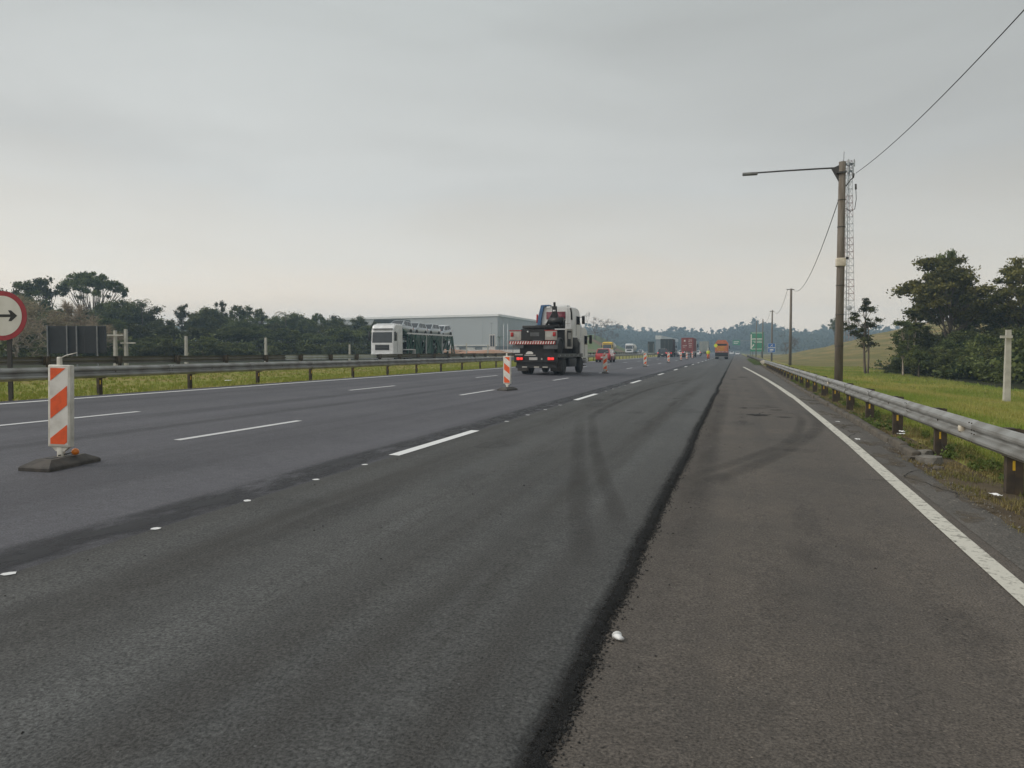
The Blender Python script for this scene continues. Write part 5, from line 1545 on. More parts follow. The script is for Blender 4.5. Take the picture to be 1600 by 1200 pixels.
sk = bo.modifiers.new('skin', 'SKIN'); ss = bo.modifiers.new('sub', 'SUBSURF'); ss.levels = 1; ss.render_levels = 1
for i, sv in enumerate(me.skin_vertices[0].data):
    sv.radius = (RAD[i], RAD[i] * (.75 if i in (0, 1, 2) else 1)); sv.use_root = (i == 0)
b = MB(); b.loft([ring(0, 0, .86, .20, .15), ring(0, 0, 1.0, .19, .145), ring(0, 0, 1.2, .20, .15), ring(0, 0, 1.42, .23, .145), ring(0, 0, 1.52, .10, .09)], 'vest_yellow')
for s_ in (-1, 1):
    b.loft([ring(s_ * .20, 0, 1.47, .07, .08, 10), ring(s_ * .25, .01, 1.3, .085, .085, 10), ring(s_ * .28, .03, 1.08, .075, .075, 10), ring(s_ * .265, .10, .90, .06, .06, 10)], 'vest_yellow')
b.build('jacket', pw)
b = MB()
for s_ in (-1, 1):
    b.loft([ring(s_ * .125, -.03 if s_ < 0 else 0, .08, .085, .09), ring(s_ * .125, 0, .5, .10, .10), ring(s_ * .10, 0, .93, .125, .14)], 'trouser_orange')
b.build('trousers', pw)
for s_, y in ((1, .05), (-1, -.01)):
    MB().rbox((s_ * .14, y, .05), (.12, .28, .11), .03, 'boot').build('boot', pw)
b = MB(); b.lathe([(.135, 0), (.135, .03), (.12, .08), (.07, .14), (.02, .155)], (0, .02, 1.72), (0, 0, 1), 'white_plastic', 14); b.build('helmet', pw)

# ------------------------------------------------------------------ warehouse and its forecourt
WX0, WX1, WY0, WY1, WH = -87.0, -240.0, 279.0, 450.0, 15.0
wh = empty('warehouse', (WX0, WY0, .3), R(0), 'huge grey windowless warehouse with white roof edge behind the transporter', 'building')
W_ = WX0 - WX1
sl_ = 0.19   # the long front swings back to the left
b = MB()
base = [(0, 0), (0, WY1 - WY0), (-W_, WY1 - WY0), (-W_, W_ * sl_)]
b.loft([[(x, y, z) for x, y in base] for z in (3.2, WH - .45)], 'metal_cladding', smooth=False); wl = b.build('wall', wh)
b = MB(); b.loft([[(x * .995 - .3, y + .4, z) for x, y in base] for z in (-.5, 3.2)], 'shade_grey', smooth=False); b.build('lower_wall', wh)
b = MB(); b.loft([[(x + dx, y + dy, z) for (x, y), (dx, dy) in zip(base, ((.5, -.5), (.5, .5), (-.5, .5), (-.5, -.5)))] for z in (WH - .45, WH + .35)], 'roof_white', smooth=False); rf = b.build('roof', wh)
fl = math.hypot(W_, W_ * sl_)
for k in range(12):       # standing seams of the cladding panels
    t = (k + .5) / 12
    MB().box((-W_ * t, W_ * sl_ * t - .02, (WH + 2.75) / 2), (.08, .04, WH - 3.7), 'metal_cladding').build('cladding_seam', wl)
for k in range(16):
    MB().box((.02, (WY1 - WY0) * (k + .5) / 16, (WH + 2.75) / 2), (.04, .08, WH - 3.7), 'metal_cladding').build('cladding_seam', wl)
for k in range(11):
    t = k * .038 + .02
    MB().box((-W_ * t, W_ * sl_ * t - .3, 3.5), (W_ * .036, .5, .5), 'wall_white').build('canopy', wh)
for k in range(9):
    t = k * .045 + .03
    MB().box((-W_ * t, W_ * sl_ * t - .1, 1.4), (3.4, .5, 2.7), 'wall_white').build('dock_door', wh)
w2 = empty('site_wall', (-70, 262, .3), 0, 'pale low boundary wall in front of the warehouse', 'wall')
for k in range(14):
    MB().box((-3.2 - k * 6.0, k * 1.1, .9), (5.85, .25, 1.8), 'wall_white').build('wall_panel', w2)
for k in range(9):
    MB().box((2.5, 4 + k * 8, .7), (.25, 7.8, 1.4), 'wall_white').build('wall_panel', w2)
eb = stuff(put('red_earth', np_mesh('red_earth', [(-120, 205, .28), (-45.5, 205, .38), (-45.5, 262, .40), (-120, 275, .36)], [[0, 1, 2, 3]], 'earth_red')), 'bare red earth strip before the warehouse', 'earth')
rgx = random.Random(77)
def heap(x, y, sx, sy, h, lab, seed, m='earth_red'):
    bm = bmesh.new(); bmesh.ops.create_icosphere(bm, subdivisions=3, radius=1)
    for v in bm.verts:
        n_ = 1 + .3 * mnoise.noise(v.co * 2 + Vector((seed, 0, 0)))
        v.co = Vector((v.co.x * sx * n_, v.co.y * sy * n_, max(-.2, v.co.z) * h * n_))
    me = bpy.data.meshes.new('earth_heap'); bm.to_mesh(me); bm.free(); me.materials.append(MATS[m])
    return tag(put('earth_heap', me, None, (x, y, .3)), lab, 'earth heap')
heap(-62, 190, 9, 3, 1.5, 'reddish earth bank below the warehouse totem', 1)
heap(-75, 195, 8, 3, 1.7, 'reddish earth bank right behind the transporter tail', 2)
heap(-50, 196, 6, 3, 1.5, 'pale beige earth bank left of the loaded truck', 3, 'tank_beige')
ttm = empty('totem_sign', (-70, 219.6, .3), 0, 'dark upright totem sign with white frame before the warehouse', 'sign')
MB().box((-.1, 0, 3.2), (1.7, .5, 6.2), 'wall_white').build('frame', ttm)
for x in (-.42, .32):
    MB().box((x, -.27, 4.3), (.52, .06, 3.3), 'board_black').build('panel', ttm)
MB().box((0, -.1, .6), (3.2, .9, 1.3), 'wall_white').build('plinth', ttm)
for (x, y, h, lab) in ((-69.8, 230.2, 9.7, 'left white flagpole before the warehouse corner'), (-68.6, 230.6, 9.7, 'right white flagpole before the warehouse corner')):
    fp = empty('flagpole', (x, y, .3), 0, lab, 'pole')
    MB().tube([(0, 0, 0), (0, 0, h)], [.10, .06], 'roof_white', 8).build('shaft', fp)
    MB().lathe([(.02, 0), (.1, .06), (.02, .14)], (0, 0, h), (0, 0, 1), 'roof_white', 8).build('finial', fp)
yl_ = empty('yard_lamp', (-76.5, 238.7, .3), 0, 'thin grey yard lamp above the totem sign', 'lamp')
MB().tube([(0, 0, 0), (0, 0, 10.4)], [.12, .07], 'grey_steel', 8).build('shaft', yl_)
MB().box((0, 0, 10.4), (1.4, .3, .15), 'grey_steel').build('lamp_head', yl_)
yl2 = empty('yard_lamp', (-96, 190, .3), 0, 'thin grey yard lamp behind the transporter tail', 'lamp')
MB().tube([(0, 0, 0), (0, 0, 8.2)], [.12, .07], 'grey_steel', 8).build('shaft', yl2)
MB().box((0, 0, 8.2), (1.2, .3, .15), 'grey_steel').build('lamp_head', yl2)
gh = empty('white_hut', (-80.5, 212, .3), 0, 'tiny white gate hut left of the totem sign', 'building')
MB().box((0, 0, 1.3), (2.2, 2.2, 2.6), 'wall_white').build('wall', gh)
MB().box((0, 0, 2.7), (2.7, 2.7, .2), 'roof_white').build('roof', gh)
MB().box((.3, -1.12, 1.6), (.9, .05, .8), 'glass_dark').build('window', gh)
# second dark roof peeping over the forest
dh = empty('dark_roof_house', (-92, 196, .3), R(10), 'dark gabled roof peeping over the forest left of the warehouse', 'building')
MB().box((0, 0, 3.6), (9, 8, 7.2), 'shade_grey').build('wall', dh)
b = MB(); b.prism([(-4.9, 7.2), (4.9, 7.2), (4.3, 9.9), (-3.6, 9.9)], -4.3, 4.3, 'tarp_dark'); b.build('roof', dh)
# long pale shed down the road on the left, house on the right hill
sh = empty('long_shed', (-43.5, 470, .3), 0, 'distant pale flat roofed shed left of the container truck', 'building')
MB().box((-1.5, 70, 4.2), (3, 140, 8.4), 'shade_grey').build('wall', sh)
MB().box((-1.5, 70, 9.6), (3.6, 141, 2.2), 'wall_white').build('roof', sh)
for k in range(9):
    MB().box((.06, 8 + k * 15, 3.2), (.12, 9, 4.6), 'glass_dark').build('window_band', sh)

# ------------------------------------------------------------------ trees
def leaf_quads(rng, centers, radii, n_per, size, flat=.75, droop=0.0, up=0.35):
    """leaf-sized rhombi filling ellipsoidal clumps -> verts, faces, tint"""
    V = []; T = []
    for c, rc, n in zip(centers, radii, n_per):
        d = rng.normal(size=(n, 3)); d /= np.linalg.norm(d, axis=1, keepdims=True) + 1e-9
        r = rc * np.minimum(1.45, np.abs(rng.normal(0, .48, n)) + .18 * rng.random(n))
        p = d * r[:, None]; p[:, 2] *= flat
        p += np.asarray(c)
        nrm = rng.normal(size=(n, 3)); nrm[:, 2] += up * 2
        nrm /= np.linalg.norm(nrm, axis=1, keepdims=True) + 1e-9
        a = np.cross(nrm, rng.normal(size=(n, 3))); a /= np.linalg.norm(a, axis=1, keepdims=True) + 1e-9
        a[:, 2] -= droop
        b_ = np.cross(nrm, a)
        s_ = size * (0.45 + 0.9 * rng.random(n))[:, None]
        q = np.stack([p - a * s_, p + b_ * s_ * .55 + nrm * s_ * .12, p + a * s_, p - b_ * s_ * .55 + nrm * s_ * .12], 1)
        V.append(q.reshape(-1, 3))
        T.append(np.clip(rng.random() * .9 + rng.normal(0, .2, n) + .05, 0, 1))
    V = np.concatenate(V); T = np.concatenate(T)
    F_ = np.arange(len(V)).reshape(-1, 4)
    return V, F_, T


def limb(b, p0, p1, r0, r1, rng, m, bend=.12, n=5, k=6):
    p0 = np.array(p0, float); p1 = np.array(p1, float); L = np.linalg.norm(p1 - p0)
    off = rng.normal(size=3) * L * bend; off[2] = abs(off[2]) * -.6
    pts = []; rad = []
    for i in range(n + 1):
        t = i / n
        pts.append(tuple(p0 + (p1 - p0) * t + off * 4 * t * (1 - t) * .5)); rad.append(r0 + (r1 - r0) * t)
    b.tube(pts, rad, m, k, True)
    return pts


def tree_proto(kind, seed):
    """unit-ish prototypes of height 10; returns (trunk mesh, crown mesh)"""
    rng = np.random.default_rng(seed)
    b = MB(); bark = 'bark'; leaf = 'leaf_dark'; cs = []; rc = []
    leafsize = .20; npp = 130; flat = .8; droop = 0
    if kind == 'round':
        leaf = 'leaf_dark' if seed % 2 else 'leaf_mid'
        top = limb(b, (0, 0, -.4), (rng.normal() * .2, rng.normal() * .2, 6.0), .24, .12, rng, bark)
        for i in range(58):
            d = rng.normal(size=3); d /= np.linalg.norm(d)
            if d[2] < -.45: d[2] *= -.5
            rr = .45 + .55 * rng.random() ** .5
            lump = 1 + .22 * mnoise.noise(Vector(tuple(d * 1.8 + seed)))
            p = np.array([d[0] * 2.9, d[1] * 2.9, d[2] * 3.7]) * rr * lump + [0, 0, 5.9]
            cs.append(p); rc.append(.65 + .55 * rng.random())
            if i % 2 == 0:
                limb(b, top[2 + i % 4], p, .07, .02, rng, bark, n=3, k=5)
        npp = 120
    elif kind == 'open':
        leaf = 'leaf_dark'
        top = limb(b, (0, 0, -.4), (rng.normal() * .3, 0, 8.2), .2, .06, rng, bark, n=7)
        for i in range(40):
            t = rng.random(); a = rng.random() * 6.28; R_ = (.5 + 2.5 * rng.random()) * (1.15 - .5 * t)
            p = np.array([math.cos(a) * R_, math.sin(a) * R_, 5.0 + 4.6 * t])
            cs.append(p); rc.append(.42 + .5 * rng.random())
            limb(b, top[3 + i % 5], p, .06, .015, rng, bark, n=4, k=5)
        npp = 90; flat = .7
    elif kind == 'umbrella':
        leaf = 'leaf_mid'
        for i in range(5):
            a = i * 1.256 + rng.random() * .6
            limb(b, (0, 0, 2.6), (math.cos(a) * 1.5, math.sin(a) * 1.5, 5.4 + rng.random()), .17, .09, rng, bark)
        top = limb(b, (0, 0, -.5), (0, 0, 3.0), .34, .22, rng, bark)
        for i in range(85):
            a = rng.random() * 6.28; r_ = 4.6 * rng.random() ** .55
            z = 6.2 + 3.2 * math.sqrt(max(0, 1 - (r_ / 4.9) ** 2)) + rng.normal() * .25
            p = np.array([math.cos(a) * r_, math.sin(a) * r_, z - .3])
            cs.append(p); rc.append(.45 + .4 * rng.random())
            q = np.array([math.cos(a) * min(r_, 1.6) , math.sin(a) * min(r_, 1.6), 5.2])
            if i % 2 == 0: limb(b, q, p, .07, .02, rng, bark, n=3, k=5)
        npp = 105; flat = .55
    elif kind == 'layered':
        leaf = 'leaf_olive' if seed % 2 == 0 else 'leaf_mid'
        top = limb(b, (0, 0, -.6), (.3, 0, 8.6), .20, .07, rng, bark, n=9)
        limb(b, (0, 0, 2.4), (-1.2, .4, 6.2), .13, .05, rng, bark)
        for lv, (z, R_, nn) in enumerate(((5.2, 2.8, 13), (6.2, 3.4, 20), (7.2, 3.5, 21), (8.2, 2.9, 17), (9.1, 1.9, 11))):
            sh_ = rng.normal(size=2) * .5
            for i in range(nn):
                a = rng.random() * 6.28; r_ = R_ * (.25 + .75 * rng.random() ** .6)
                p = np.array([math.cos(a) * r_ + sh_[0], math.sin(a) * r_ + sh_[1], z + rng.normal() * .38 - .06 * r_])
                cs.append(p); rc.append(.62 + .5 * rng.random())
                if i % 2 == 0: limb(b, top[min(9, 3 + lv)], p, .05, .015, rng, bark, n=3, k=5)
        npp = 120; flat = .48
    elif kind == 'pine':
        leaf = 'leaf_dark'
        top = limb(b, (0, 0, -.4), (.1, 0, 9.4), .17, .05, rng, bark, .02, n=9)
        limb(b, (.45, .1, -.4), (.35, .1, 6.5), .13, .05, rng, bark, .02)
        for lv, (z, R_, nn) in enumerate(((4.0, 2.2, 4), (5.3, 2.9, 9), (6.4, 2.8, 10), (7.6, 2.0, 8), (8.7, 1.2, 6), (9.5, .6, 3))):
            for i in range(nn):
                a = rng.random() * 6.28; r_ = R_ * (.2 + .8 * rng.random())
                p = np.array([math.cos(a) * r_, math.sin(a) * r_, z + rng.normal() * .3])
                cs.append(p); rc.append(.42 + .38 * rng.random())
                limb(b, top[min(9, 3 + lv)], p, .04, .012, rng, bark, n=3, k=5)
        npp = 120; flat = .55; leafsize = .17
    elif kind == 'slim':
        leaf = 'leaf_bush'; bark = 'bark_pale'
        top = limb(b, (0, 0, -.4), (.2, 0, 8.5), .13, .04, rng, bark, .04, n=8)
        for i in range(30):
            z = 3.6 + 6 * rng.random(); r_ = 1.5 * rng.random() ** .7 * (1.15 - (z - 3.6) / 9)
            a = rng.random() * 6.28; p = np.array([math.cos(a) * r_, math.sin(a) * r_, z]); cs.append(p); rc.append(.4 + .35 * rng.random())
            if i % 2: limb(b, top[2 + i % 6], p, .03, .01, rng, bark, n=3, k=4)
        npp = 100
    elif kind == 'willow':
        leaf = 'leaf_bush'
        limb(b, (0, 0, -.4), (0, 0, 7.0), .3, .15, rng, bark, .02)
        for i in range(34):
            a = rng.random() * 6.28; t = rng.random(); r_ = 1.2 + 2.4 * t
            cs.append(np.array([math.cos(a) * r_, math.sin(a) * r_, 8.6 - 3.6 * t ** 1.5 - 1.6 * rng.random()])); rc.append(.7 + .5 * rng.random())
        npp = 110; droop = .8; flat = 1.2; leafsize = .34
    elif kind == 'bush':
        leaf = 'leaf_dark' if seed % 2 else 'leaf_bush'
        for i in range(4):
            limb(b, (rng.normal() * .2, rng.normal() * .2, -.5), (rng.normal() * 1.6, rng.normal() * 1.6, 5.5), .16, .05, rng, bark)
        for i in range(56):
            a = rng.random() * 6.28; r_ = 4.2 * rng.random() ** .5; z = (1.2 + 7.6 * rng.random() ** .8) * math.sqrt(max(.05, 1 - (r_ / 5.0) ** 2))
            cs.append(np.array([math.cos(a) * r_, math.sin(a) * r_, z])); rc.append(.9 + .8 * rng.random())
        npp = 120; leafsize = .30
    elif kind == 'palm':
        leaf = 'leaf_mid'
        limb(b, (0, 0, -.4), (.3, .1, 8.6), .17, .11, rng, bark, .02)
        V = []; T = []
        for i in range(22):
            a = i * 2.4 + rng.random() * .4; el = rng.uniform(-.5, 1.1); L = 2.5 + .5 * rng.random()
            prev = np.array([.3, .1, 8.6]); pos = prev.copy(); e_ = el
            for s_ in range(7):
                step = L / 7; dr = np.array([math.cos(a) * math.cos(e_), math.sin(a) * math.cos(e_), math.sin(e_)])
                nxt = pos + dr * step
                side = np.array([-math.sin(a), math.cos(a), 0.]); w = .42 * math.sin(math.pi * (s_ + .7) / 8.2)
                for sg_ in (-1, 1):
                    for h in range(3):
                        f0 = pos + (nxt - pos) * h / 3; tip = f0 + side * sg_ * w + dr * .22 + np.array([0, 0, -.30 * w - .1])
                        V += [f0, f0 + dr * .07, tip, f0 + dr * .02 - np.array([0, 0, .02])]; T.append(.2 + .6 * rng.random())
                pos = nxt; e_ -= .30
        me_l = np_mesh('crown', np.array(V), np.arange(len(V)).reshape(-1, 4), leaf, T)
        return b.data('trunk'), me_l
    elif kind in ('bare', 'twiggy'):
        bark = 'bark_pale' if kind == 'twiggy' else 'bark'
        V = []; T = []
        def grow(p, d, L, r_, lev):
            q = p + d * L
            limb(b, p, q, r_, r_ * .6, rng, bark, .10, n=3, k=5 if lev < 3 else 4)
            if lev >= 4:
                for _ in range(22 if seed == 24 else 6):
                    dd = d + rng.normal(size=3) * .8; dd /= np.linalg.norm(dd); s0 = p + (q - p) * rng.random()
                    l = .5 + .6 * rng.random(); sd = np.cross(dd, rng.normal(size=3)); sd /= np.linalg.norm(sd) + 1e-9
                    V.extend([s0, s0 + sd * .034, s0 + dd * l, s0 - sd * .034]); T.append(rng.random())
                return
            for _ in range(3 if lev else 5):
                dd = d + rng.normal(size=3) * (.62 if lev else .75); dd[2] += .12; dd /= np.linalg.norm(dd)
                grow(q if lev else p + (q - p) * (.5 + .5 * rng.random()), dd, L * (.72 + .16 * rng.random()), r_ * .58, lev + 1)
        grow(np.array([0, 0, -.3]), np.array([0.05, 0, 1.]), 3.0, .22, 0)
        return b.data('trunk'), np_mesh('crown', np.array(V), np.arange(len(V)).reshape(-1, 4), 'twig_beige' if kind == 'twiggy' else 'twig_brown', T)
    V, F_, T = leaf_quads(rng, cs, rc, [int(1.9 * npp * (r_ / .8) ** 1.6) + 30 for r_ in rc], leafsize * .76, flat, droop)
    return b.data('trunk'), np_mesh('crown', V, F_, leaf, T)


PROTO = {}
for kind, seeds in (('round', (1, 2, 3, 4)), ('open', (5, 6, 7)), ('umbrella', (8,)), ('layered', (10, 11, 12)), ('pine', (13,)), ('slim', (14, 15)), ('willow', (16,)), ('bush', (17, 18, 19)), ('palm', (20, 21)), ('bare', (22, 23)), ('twiggy', (24,))):
    PROTO[kind] = [tree_proto(kind, s_) for s_ in seeds]
NATW = {'round': 6.6, 'open': 6.0, 'umbrella': 9.8, 'layered': 8.0, 'pine': 6.2, 'slim': 3.2, 'willow': 7.4, 'bush': 9.6, 'palm': 5.0, 'bare': 8.5, 'twiggy': 8.5}
tcount = {}
trr = random.Random(99)


def plant(kind, x, y, ztop, width, label, group=None, name=None, cat=None):
    zg = ground_z(x, y) - .05
    h = ztop - zg
    k = tcount.get(kind, 0); tcount[kind] = k + 1
    tm, cm = PROTO[kind][k % len(PROTO[kind])]
    sx = width / NATW[kind]; sz = h / 10.0
    o = empty(name or {'bush': 'shrub', 'palm': 'palm_tree', 'pine': 'pine_tree', 'bare': 'bare_tree', 'twiggy': 'bare_tree'}.get(kind, 'leafy_tree'), (x, y, zg), trr.random() * 6.28, label, cat or ('shrub' if kind == 'bush' else 'tree'), group)
    o.scale = (sx, sx, sz)
    put('trunk', tm, o); put('crown', cm, o)
    return o


LF = 'trees of the forest on the left'
DENSE = 'dense dark green tree in the forest beyond the far guardrail'
plant('twiggy', -70.3, 61.1, 7.6, 8.4, 'leafless beige tree behind the round arrow sign', LF)
plant('twiggy', -70.0, 67.2, 7.4, 8.6, 'leafless beige tree just left of the black board', LF)
plant('twiggy', -66.0, 57.0, 5.6, 7.0, 'low leafless beige tree below the round arrow sign', LF)
plant('twiggy', -64.0, 64.5, 4.8, 7.0, 'low leafless beige tree behind the left end of the black board', LF)
plant('open', -113.6, 97.7, 13.3, 7.6, 'dark sparse tree rising over the round arrow sign', LF)
plant('open', -117.7, 107.0, 14.9, 6.6, 'dark sparse tree just left of the umbrella shaped tree', LF)
plant('umbrella', -108.9, 109.6, 15.9, 11.6, 'tall umbrella shaped tree standing above the forest on the left', LF)
plant('palm', -96.6, 107.8, 11.0, 3.6, 'palm standing above the forest right of the umbrella tree', LF)
plant('palm', -84.3, 132.2, 9.9, 4.6, 'bushy palm above the middle of the forest', LF)
plant('open', -97.1, 118.0, 10.4, 3.6, 'narrow twisted tree over the white gap in the forest', LF)
plant('open', -96.7, 128.6, 11.6, 3.4, 'small spiky treetop on the highest round forest tree', LF)
plant('open', -92.8, 129.8, 10.8, 6.0, 'open flat topped tree right of the highest round forest tree', LF)
plant('open', -89.1, 130.8, 10.1, 5.0, 'thin sparse tree in the middle of the forest skyline', LF)
plant('umbrella', -83.7, 142.8, 9.8, 3.4, 'small umbrella topped tree beside the dark gabled roof', LF)
ORD = ['first', 'second', 'third', 'fourth', 'fifth', 'sixth', 'seventh', 'eighth', 'ninth', 'tenth', 'eleventh', 'twelfth', 'thirteenth', 'fourteenth', 'fifteenth', 'sixteenth', 'seventeenth', 'eighteenth']


def plant_row(kind, rows, text, group):
    """trees of one row, labelled in their order from the left"""
    rows = sorted(rows, key=lambda r_: r_[0] / r_[1])
    for i, (x, y, zt, w) in enumerate(rows):
        plant(kind, x, y, zt, w, text.format(ORD[i]), group)


plant_row('round', ((-98.4, 105.1, 10.1, 7.4), (-92.0, 119.5, 10.4, 8.0), (-78.0, 149.6, 9.0, 6.6), (-78.5, 159.9, 9.2, 5.2), (-118, 90, 11.0, 9.0), (-112, 100, 11.5, 8.0), (-103, 106, 11.0, 8.0),
                    (-101, 112, 10.4, 8.0), (-98, 126, 9.8, 8.0), (-88, 140, 9.4, 7.0), (-84, 151, 9.6, 7.0)),
          'dense dark tree on the skyline of the left forest, {} from the left', LF)
plant_row('round', ((-93.7, 108.5, 7.7, 6.2), (-80.7, 122.7, 7.4, 5.6), (-80.2, 133.3, 8.0, 5.8), (-77.6, 139.3, 8.0, 6.0), (-106, 92, 9.6, 8.0), (-88, 112, 7.6, 7.0), (-86, 121, 8.4, 7.0), (-84.5, 128, 8.2, 6.5), (-74, 131, 7.2, 6.5), (-72, 141, 7.4, 6.5),
                    (-97.7, 86.4, 7.2, 8.0), (-94.1, 89.6, 7.6, 7.4)),
          'dense dark tree in the middle row of the left forest, {} from the left', LF)
plant_row('round', ((-82.8, 85.5, 6.0, 6.8), (-80.8, 89.2, 5.7, 6.4), (-75.1, 88.8, 5.0, 6.0), (-74.0, 93.3, 5.4, 6.4), (-70.8, 96.3, 5.2, 6.6), (-69.2, 100.9, 5.3, 6.6), (-66.1, 103.9, 5.0, 6.4), (-66.0, 111.2, 4.9, 6.6), (-64.0, 117.0, 5.4, 7.0), (-64.5, 127.4, 6.0, 6.4)),
          'rounded tree in the low front row of the left forest, {} from the left', LF)
plant_row('bush', ((-62, 72, 2.9, 5), (-60, 78, 2.7, 5), (-60.5, 84, 2.8, 5), (-59, 91, 3.0, 5.5), (-58.5, 97, 2.8, 5), (-57.5, 104, 3.1, 5.5), (-57.5, 111, 3.0, 5.5), (-56, 117, 3.4, 5.5), (-58, 126, 3.4, 6), (-64, 66, 2.7, 5), (-68, 78, 3.6, 6), (-66, 86, 3.6, 6), (-84, 78, 4.2, 7), (-92, 80, 5.0, 8), (-80, 82, 4.6, 7)),
          'low shrub at the foot of the left forest, {} from the left', 'shrubs at the foot of the forest')

# right side
plant('pine', 10.6, 71.0, 5.9, 4.3, 'lone dark pine right of the tall lamp pole')
plant('slim', 13.0, 68.5, 4.0, 2.3, 'slender pale trunked tree right of the lone pine')
plant('slim', 14.9, 73.3, 5.2, 3.2, 'taller slender tree left of the yellowish drooping shrub')
plant('willow', 13.3, 64.4, 1.9, 1.9, 'yellowish green drooping small tree at the grass edge', None, 'drooping_tree')
plant('layered', 18.6, 78.7, 10.1, 8.6, 'biggest tree on the right with flat olive foliage layers')
plant('layered', 18.9, 80.4, 10.6, 4.6, 'dark treetop rising behind the biggest layered tree')
plant('layered', 23.6, 76.2, 9.3, 6.4, 'layered tree cut by the right picture edge')
RG = 'trees of the dark wood on the right'
plant_row('round', ((17.1, 82.3, 4.2, 4.0), (23.6, 85.3, 6.6, 5.4), (20.1, 81.1, 4.0, 4.4), (23.7, 80.1, 6.0, 4.6), (27.5, 82, 7.0, 6.0), (15.8, 77.5, 3.3, 3.4), (21.0, 72.0, 3.9, 4.2), (24.8, 70.0, 4.8, 4.6), (18.2, 73.5, 3.3, 3.6), (28.0, 74.0, 6.4, 6.0)),
          'dense dark tree in the wood on the right, {} from the left', RG)
plant_row('bush', ((14.9, 66.0, 1.9, 3.4), (15.8, 63.0, 2.0, 3.4), (16.6, 60.0, 2.2, 3.6), (17.8, 57.4, 2.6, 3.6), (19.6, 57.9, 3.4, 4), (13.6, 73.0, 1.0, 2.6), (16.4, 68.5, 2.8, 3.6), (18.0, 65.0, 3.2, 4.0), (19.5, 62.0, 3.4, 4.2), (21.8, 60.0, 3.9, 4.6), (20.8, 66.5, 3.8, 4.4), (22.0, 54.0, 3.2, 4.5), (18.6, 52.5, 1.9, 3.2), (20.5, 49.5, 1.9, 3.6), (24.5, 50.5, 3.4, 5), (15.6, 72.5, 2.2, 3.0)),
          'dark leafy shrub at the edge of the right wood, {} from the left', 'shrubs of the wood edge on the right')
# mound and hill
plant('bare', -60.1, 337.7, 19.2, 15.0, 'leafless tree on top of the grassy mound')
plant('bare', -55.5, 342, 14.2, 9.0, 'smaller leafless tree right of the big one on the mound')
plant('bare', 14.6, 246, 7.6, 6.0, 'small dim leafless tree between the green and blue signs')
plant('open', 26.5, 232, 11.5, 4.5, 'tiny dark tree on the crest of the dry right hill')
plant('palm', -69.4, 225.0, 6.7, 2.8, 'left small palm by the flagpoles before the warehouse')
plant('palm', -66.9, 231.0, 6.8, 2.8, 'right small palm by the flagpoles before the warehouse')

# undergrowth masses
def mass(name, pts, size, n, leaf, lab, seed, flat=.7):
    rng = np.random.default_rng(seed)
    V, F_, T = leaf_quads(rng, [p[:3] for p in pts], [p[3] for p in pts], [n] * len(pts), size, flat)
    return stuff(put(name, np_mesh(name, V, F_, leaf, T)), lab, 'undergrowth')
ru = random.Random(12)
pts = []
for i in range(420):
    t = ru.random(); y = 55 + 90 * t; x = -57 - 42 * ru.random() - 8 * (1 - t)
    pts.append((x, y, ground_z(x, y) + .4 + 2.2 * ru.random(), 1.1 + .7 * ru.random()))
mass('undergrowth', pts, .26, 80, 'leaf_dark', 'dark undergrowth between the forest trunks on the left', 31)
pts = []
for i in range(330):
    y = 50 + 42 * ru.random(); x = 14.5 + 15 * ru.random()
    if x < 14.2 + (y - 50) * .02: continue
    pts.append((x, y, ground_z(x, y) + .3 + 2.2 * ru.random() * min(1, (x - 13.5) / 4), .7 + .5 * ru.random()))
mass('undergrowth', pts, .17, 90, 'leaf_dark', 'dark undergrowth between the trees of the right wood', 32)
# far blue wooded hills
pts = []
for i in range(2600):
    x = ru.uniform(-260, 200); y = 640 + 230 * ru.random()
    pts.append((x, y, ground_z(x, y) + 2.6 + 2.0 * ru.random(), 3.4 + 2.2 * ru.random()))
for i in range(150):
    x = ru.uniform(-230, 180); y = 830 + 30 * ru.random()
    h = 5 + 6 * ru.random()
    pts.append((x, y, ground_z(x, y) + h, 1.8 + 1.6 * ru.random())); pts.append((x + ru.uniform(-1, 1), y, ground_z(x, y) + h * .6, 1.6))
mass('far_wood', pts, 1.5, 46, 'leaf_far', 'hazy blue wooded hills along the horizon', 33, .9)

# ------------------------------------------------------------------ grass
def grass(name, spots, hmin, hmax, wid, m, lab, seed, per=5, dry=None):
    rng = np.random.default_rng(seed)
    S = np.array(spots); n = len(S) * per
    base = np.repeat(S, per, 0); base[:, :2] += rng.normal(0, .035, (n, 2))
    a = rng.random(n) * 6.283; lean = rng.random(n) * .8
    h = (hmin + (hmax - hmin) * rng.random(n)) * np.repeat(S[:, 3], per) if S.shape[1] > 3 else hmin + (hmax - hmin) * rng.random(n)
    d = np.stack([np.cos(a), np.sin(a), np.zeros(n)], 1); sd = np.stack([-np.sin(a), np.cos(a), np.zeros(n)], 1)
    w = wid * (.6 + .8 * rng.random(n))
    p0 = base[:, :3] - sd * w[:, None]; p1 = base[:, :3] + sd * w[:, None]
    tip = base[:, :3] + d * (h * lean)[:, None] + np.array([0, 0, 1.]) * (h * (1 - .35 * lean))[:, None]
    V = np.stack([p0, p1, tip], 1).reshape(-1, 3)
    T = np.array([dry(x, y) for x, y in base[::per, :2]]); T = np.clip(np.repeat(T, per) + rng.normal(0, .14, n), 0, 1)
    return stuff(put(name, np_mesh(name, V, np.arange(n * 3).reshape(-1, 3), m, T)), lab, 'grass')
rgz = random.Random(41)
def dry_r(x, y):
    n = mnoise.noise(Vector((x * .9, y * .45, 0)))
    if x < 3.6: return min(1, .62 + .6 * n)
    return .36 + .75 * mnoise.noise(Vector((x * .3, y * .14, 5))) + .3 * n
sp = []
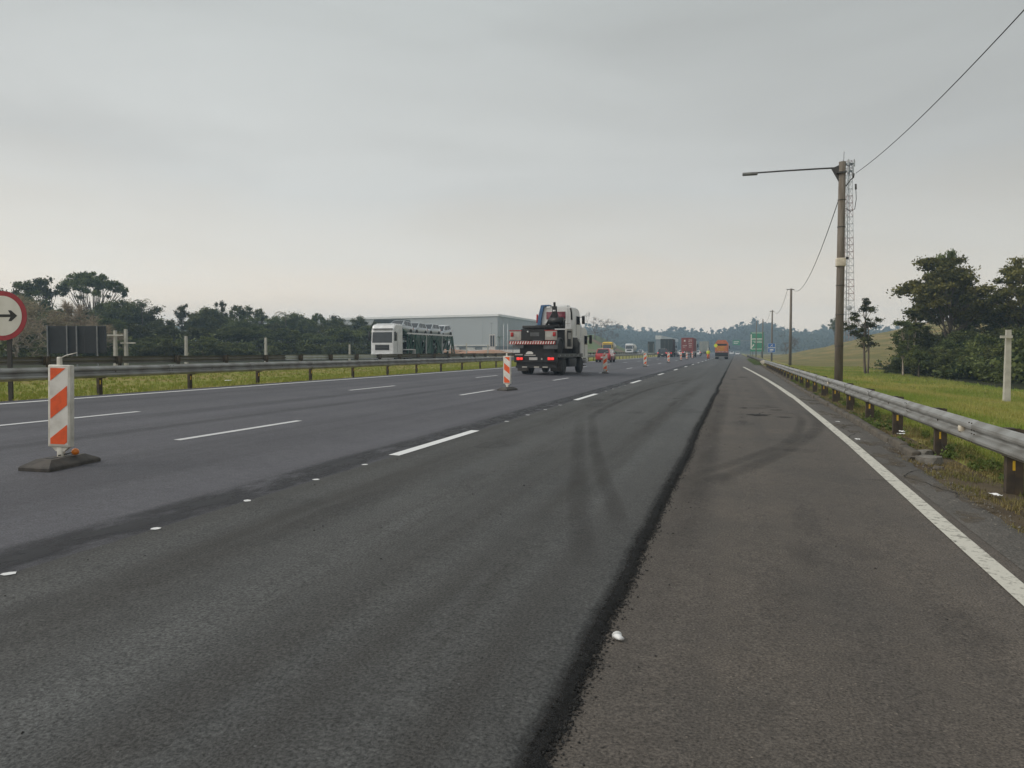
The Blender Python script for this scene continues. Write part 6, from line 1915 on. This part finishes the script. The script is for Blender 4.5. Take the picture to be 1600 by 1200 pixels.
while len(sp) < 64000:
    y = 5 + 42 * rgz.random() ** 1.55; x = 2.42 + 13 * rgz.random() ** 1.25
    if x < 3.4:
        if y > 13 and x < 2.72: continue
        n = mnoise.noise(Vector((x * 2.2, y * 1.1, 2)))
        if n < -.22 + (.22 if x < 2.7 else 0): continue
    sp.append((x, y, ground_z(x, y) - .01, (.55 if x < 3.2 else 1.0) * (.7 + .5 * (mnoise.noise(Vector((x * .8, y * .8, 9))) + .5))))
near_ = [p for p in sp if p[0] < 3.75 + .5 * mnoise.noise(Vector((p[1] * .6, 0, 3)))]; nset = set(near_); sp = [p for p in sp if p not in nset]
grass('roadside_grass', near_, .04, .15, .006, 'grass_dull', 'dull dry grass and dirt tufts around the right guardrail posts', 4, 5, dry_r)
grass('verge_grass', sp, .05, .17, .007, 'grass_blade', 'bright green and dry grass on the right verge behind the guardrail', 1, 5, dry_r)
sp = []
for i in range(16000):
    y = 40 + 60 * rgz.random(); x = 3.3 + 11 * rgz.random()
    sp.append((x, y, ground_z(x, y) - .01, 1.0))
grass('verge_grass', sp, .08, .22, .022, 'grass_blade', 'far green verge grass around the lamp pole foot', 2, 4, dry_r)
sp = []
for i in range(15000):
    y = 4 + 110 * rgz.random() ** 1.4; x = -16.0 - 8.4 * rgz.random()
    sp.append((x, y, ground_z(x, y) - .01, 1.0))
grass('median_grass', sp, .05, .15, .016, 'grass_blade', 'green median grass between the two left guardrails', 3, 5, lambda x, y: .10 + .5 * mnoise.noise(Vector((x * .4, y * .2, 7))))
# leafy weeds around the guardrail posts
wp = []
for i in range(210):
    y = 13 + 32 * ru.random() ** 1.2; x = 2.78 + .75 * ru.random()
    if mnoise.noise(Vector((x * 1.5, y * .5, 11))) < -.05: continue
    wp.append((x, y, -.13 + .05 * ru.random(), .09 + .09 * ru.random()))
for i in range(60):
    y = 9.5 + 3 * ru.random(); x = 3.2 + .8 * ru.random()
    wp.append((x, y, -.15 + .05 * ru.random(), .07 + .07 * ru.random()))
for i in range(120):
    y = 88 + 60 * ru.random(); x = 2.0 + .9 * ru.random()
    wp.append((x, y, .0 + .1 * ru.random(), .2 + .2 * ru.random()))
mass('weeds', wp, .028, 110, 'grass_weed', 'green leafy weeds under the right guardrail', 34, .6)

# ------------------------------------------------------------------ haze
hz = bpy.data.materials.new('haze'); hz.use_nodes = True
t = hz.node_tree; t.nodes.clear()
ho = t.nodes.new('ShaderNodeOutputMaterial'); pv = t.nodes.new('ShaderNodeVolumePrincipled')
pv.inputs['Color'].default_value = (0.60, 0.80, 1.0, 1); pv.inputs['Density'].default_value = 0.00070; pv.inputs['Anisotropy'].default_value = 0.0
t.links.new(pv.outputs[0], ho.inputs['Volume'])
MATS['haze'] = hz
b = MB(); b.box((0, 465, 25.5), (2400, 1090, 55), 'haze')
stuff(b.build('haze'), 'thin blue grey haze in the air', 'haze')
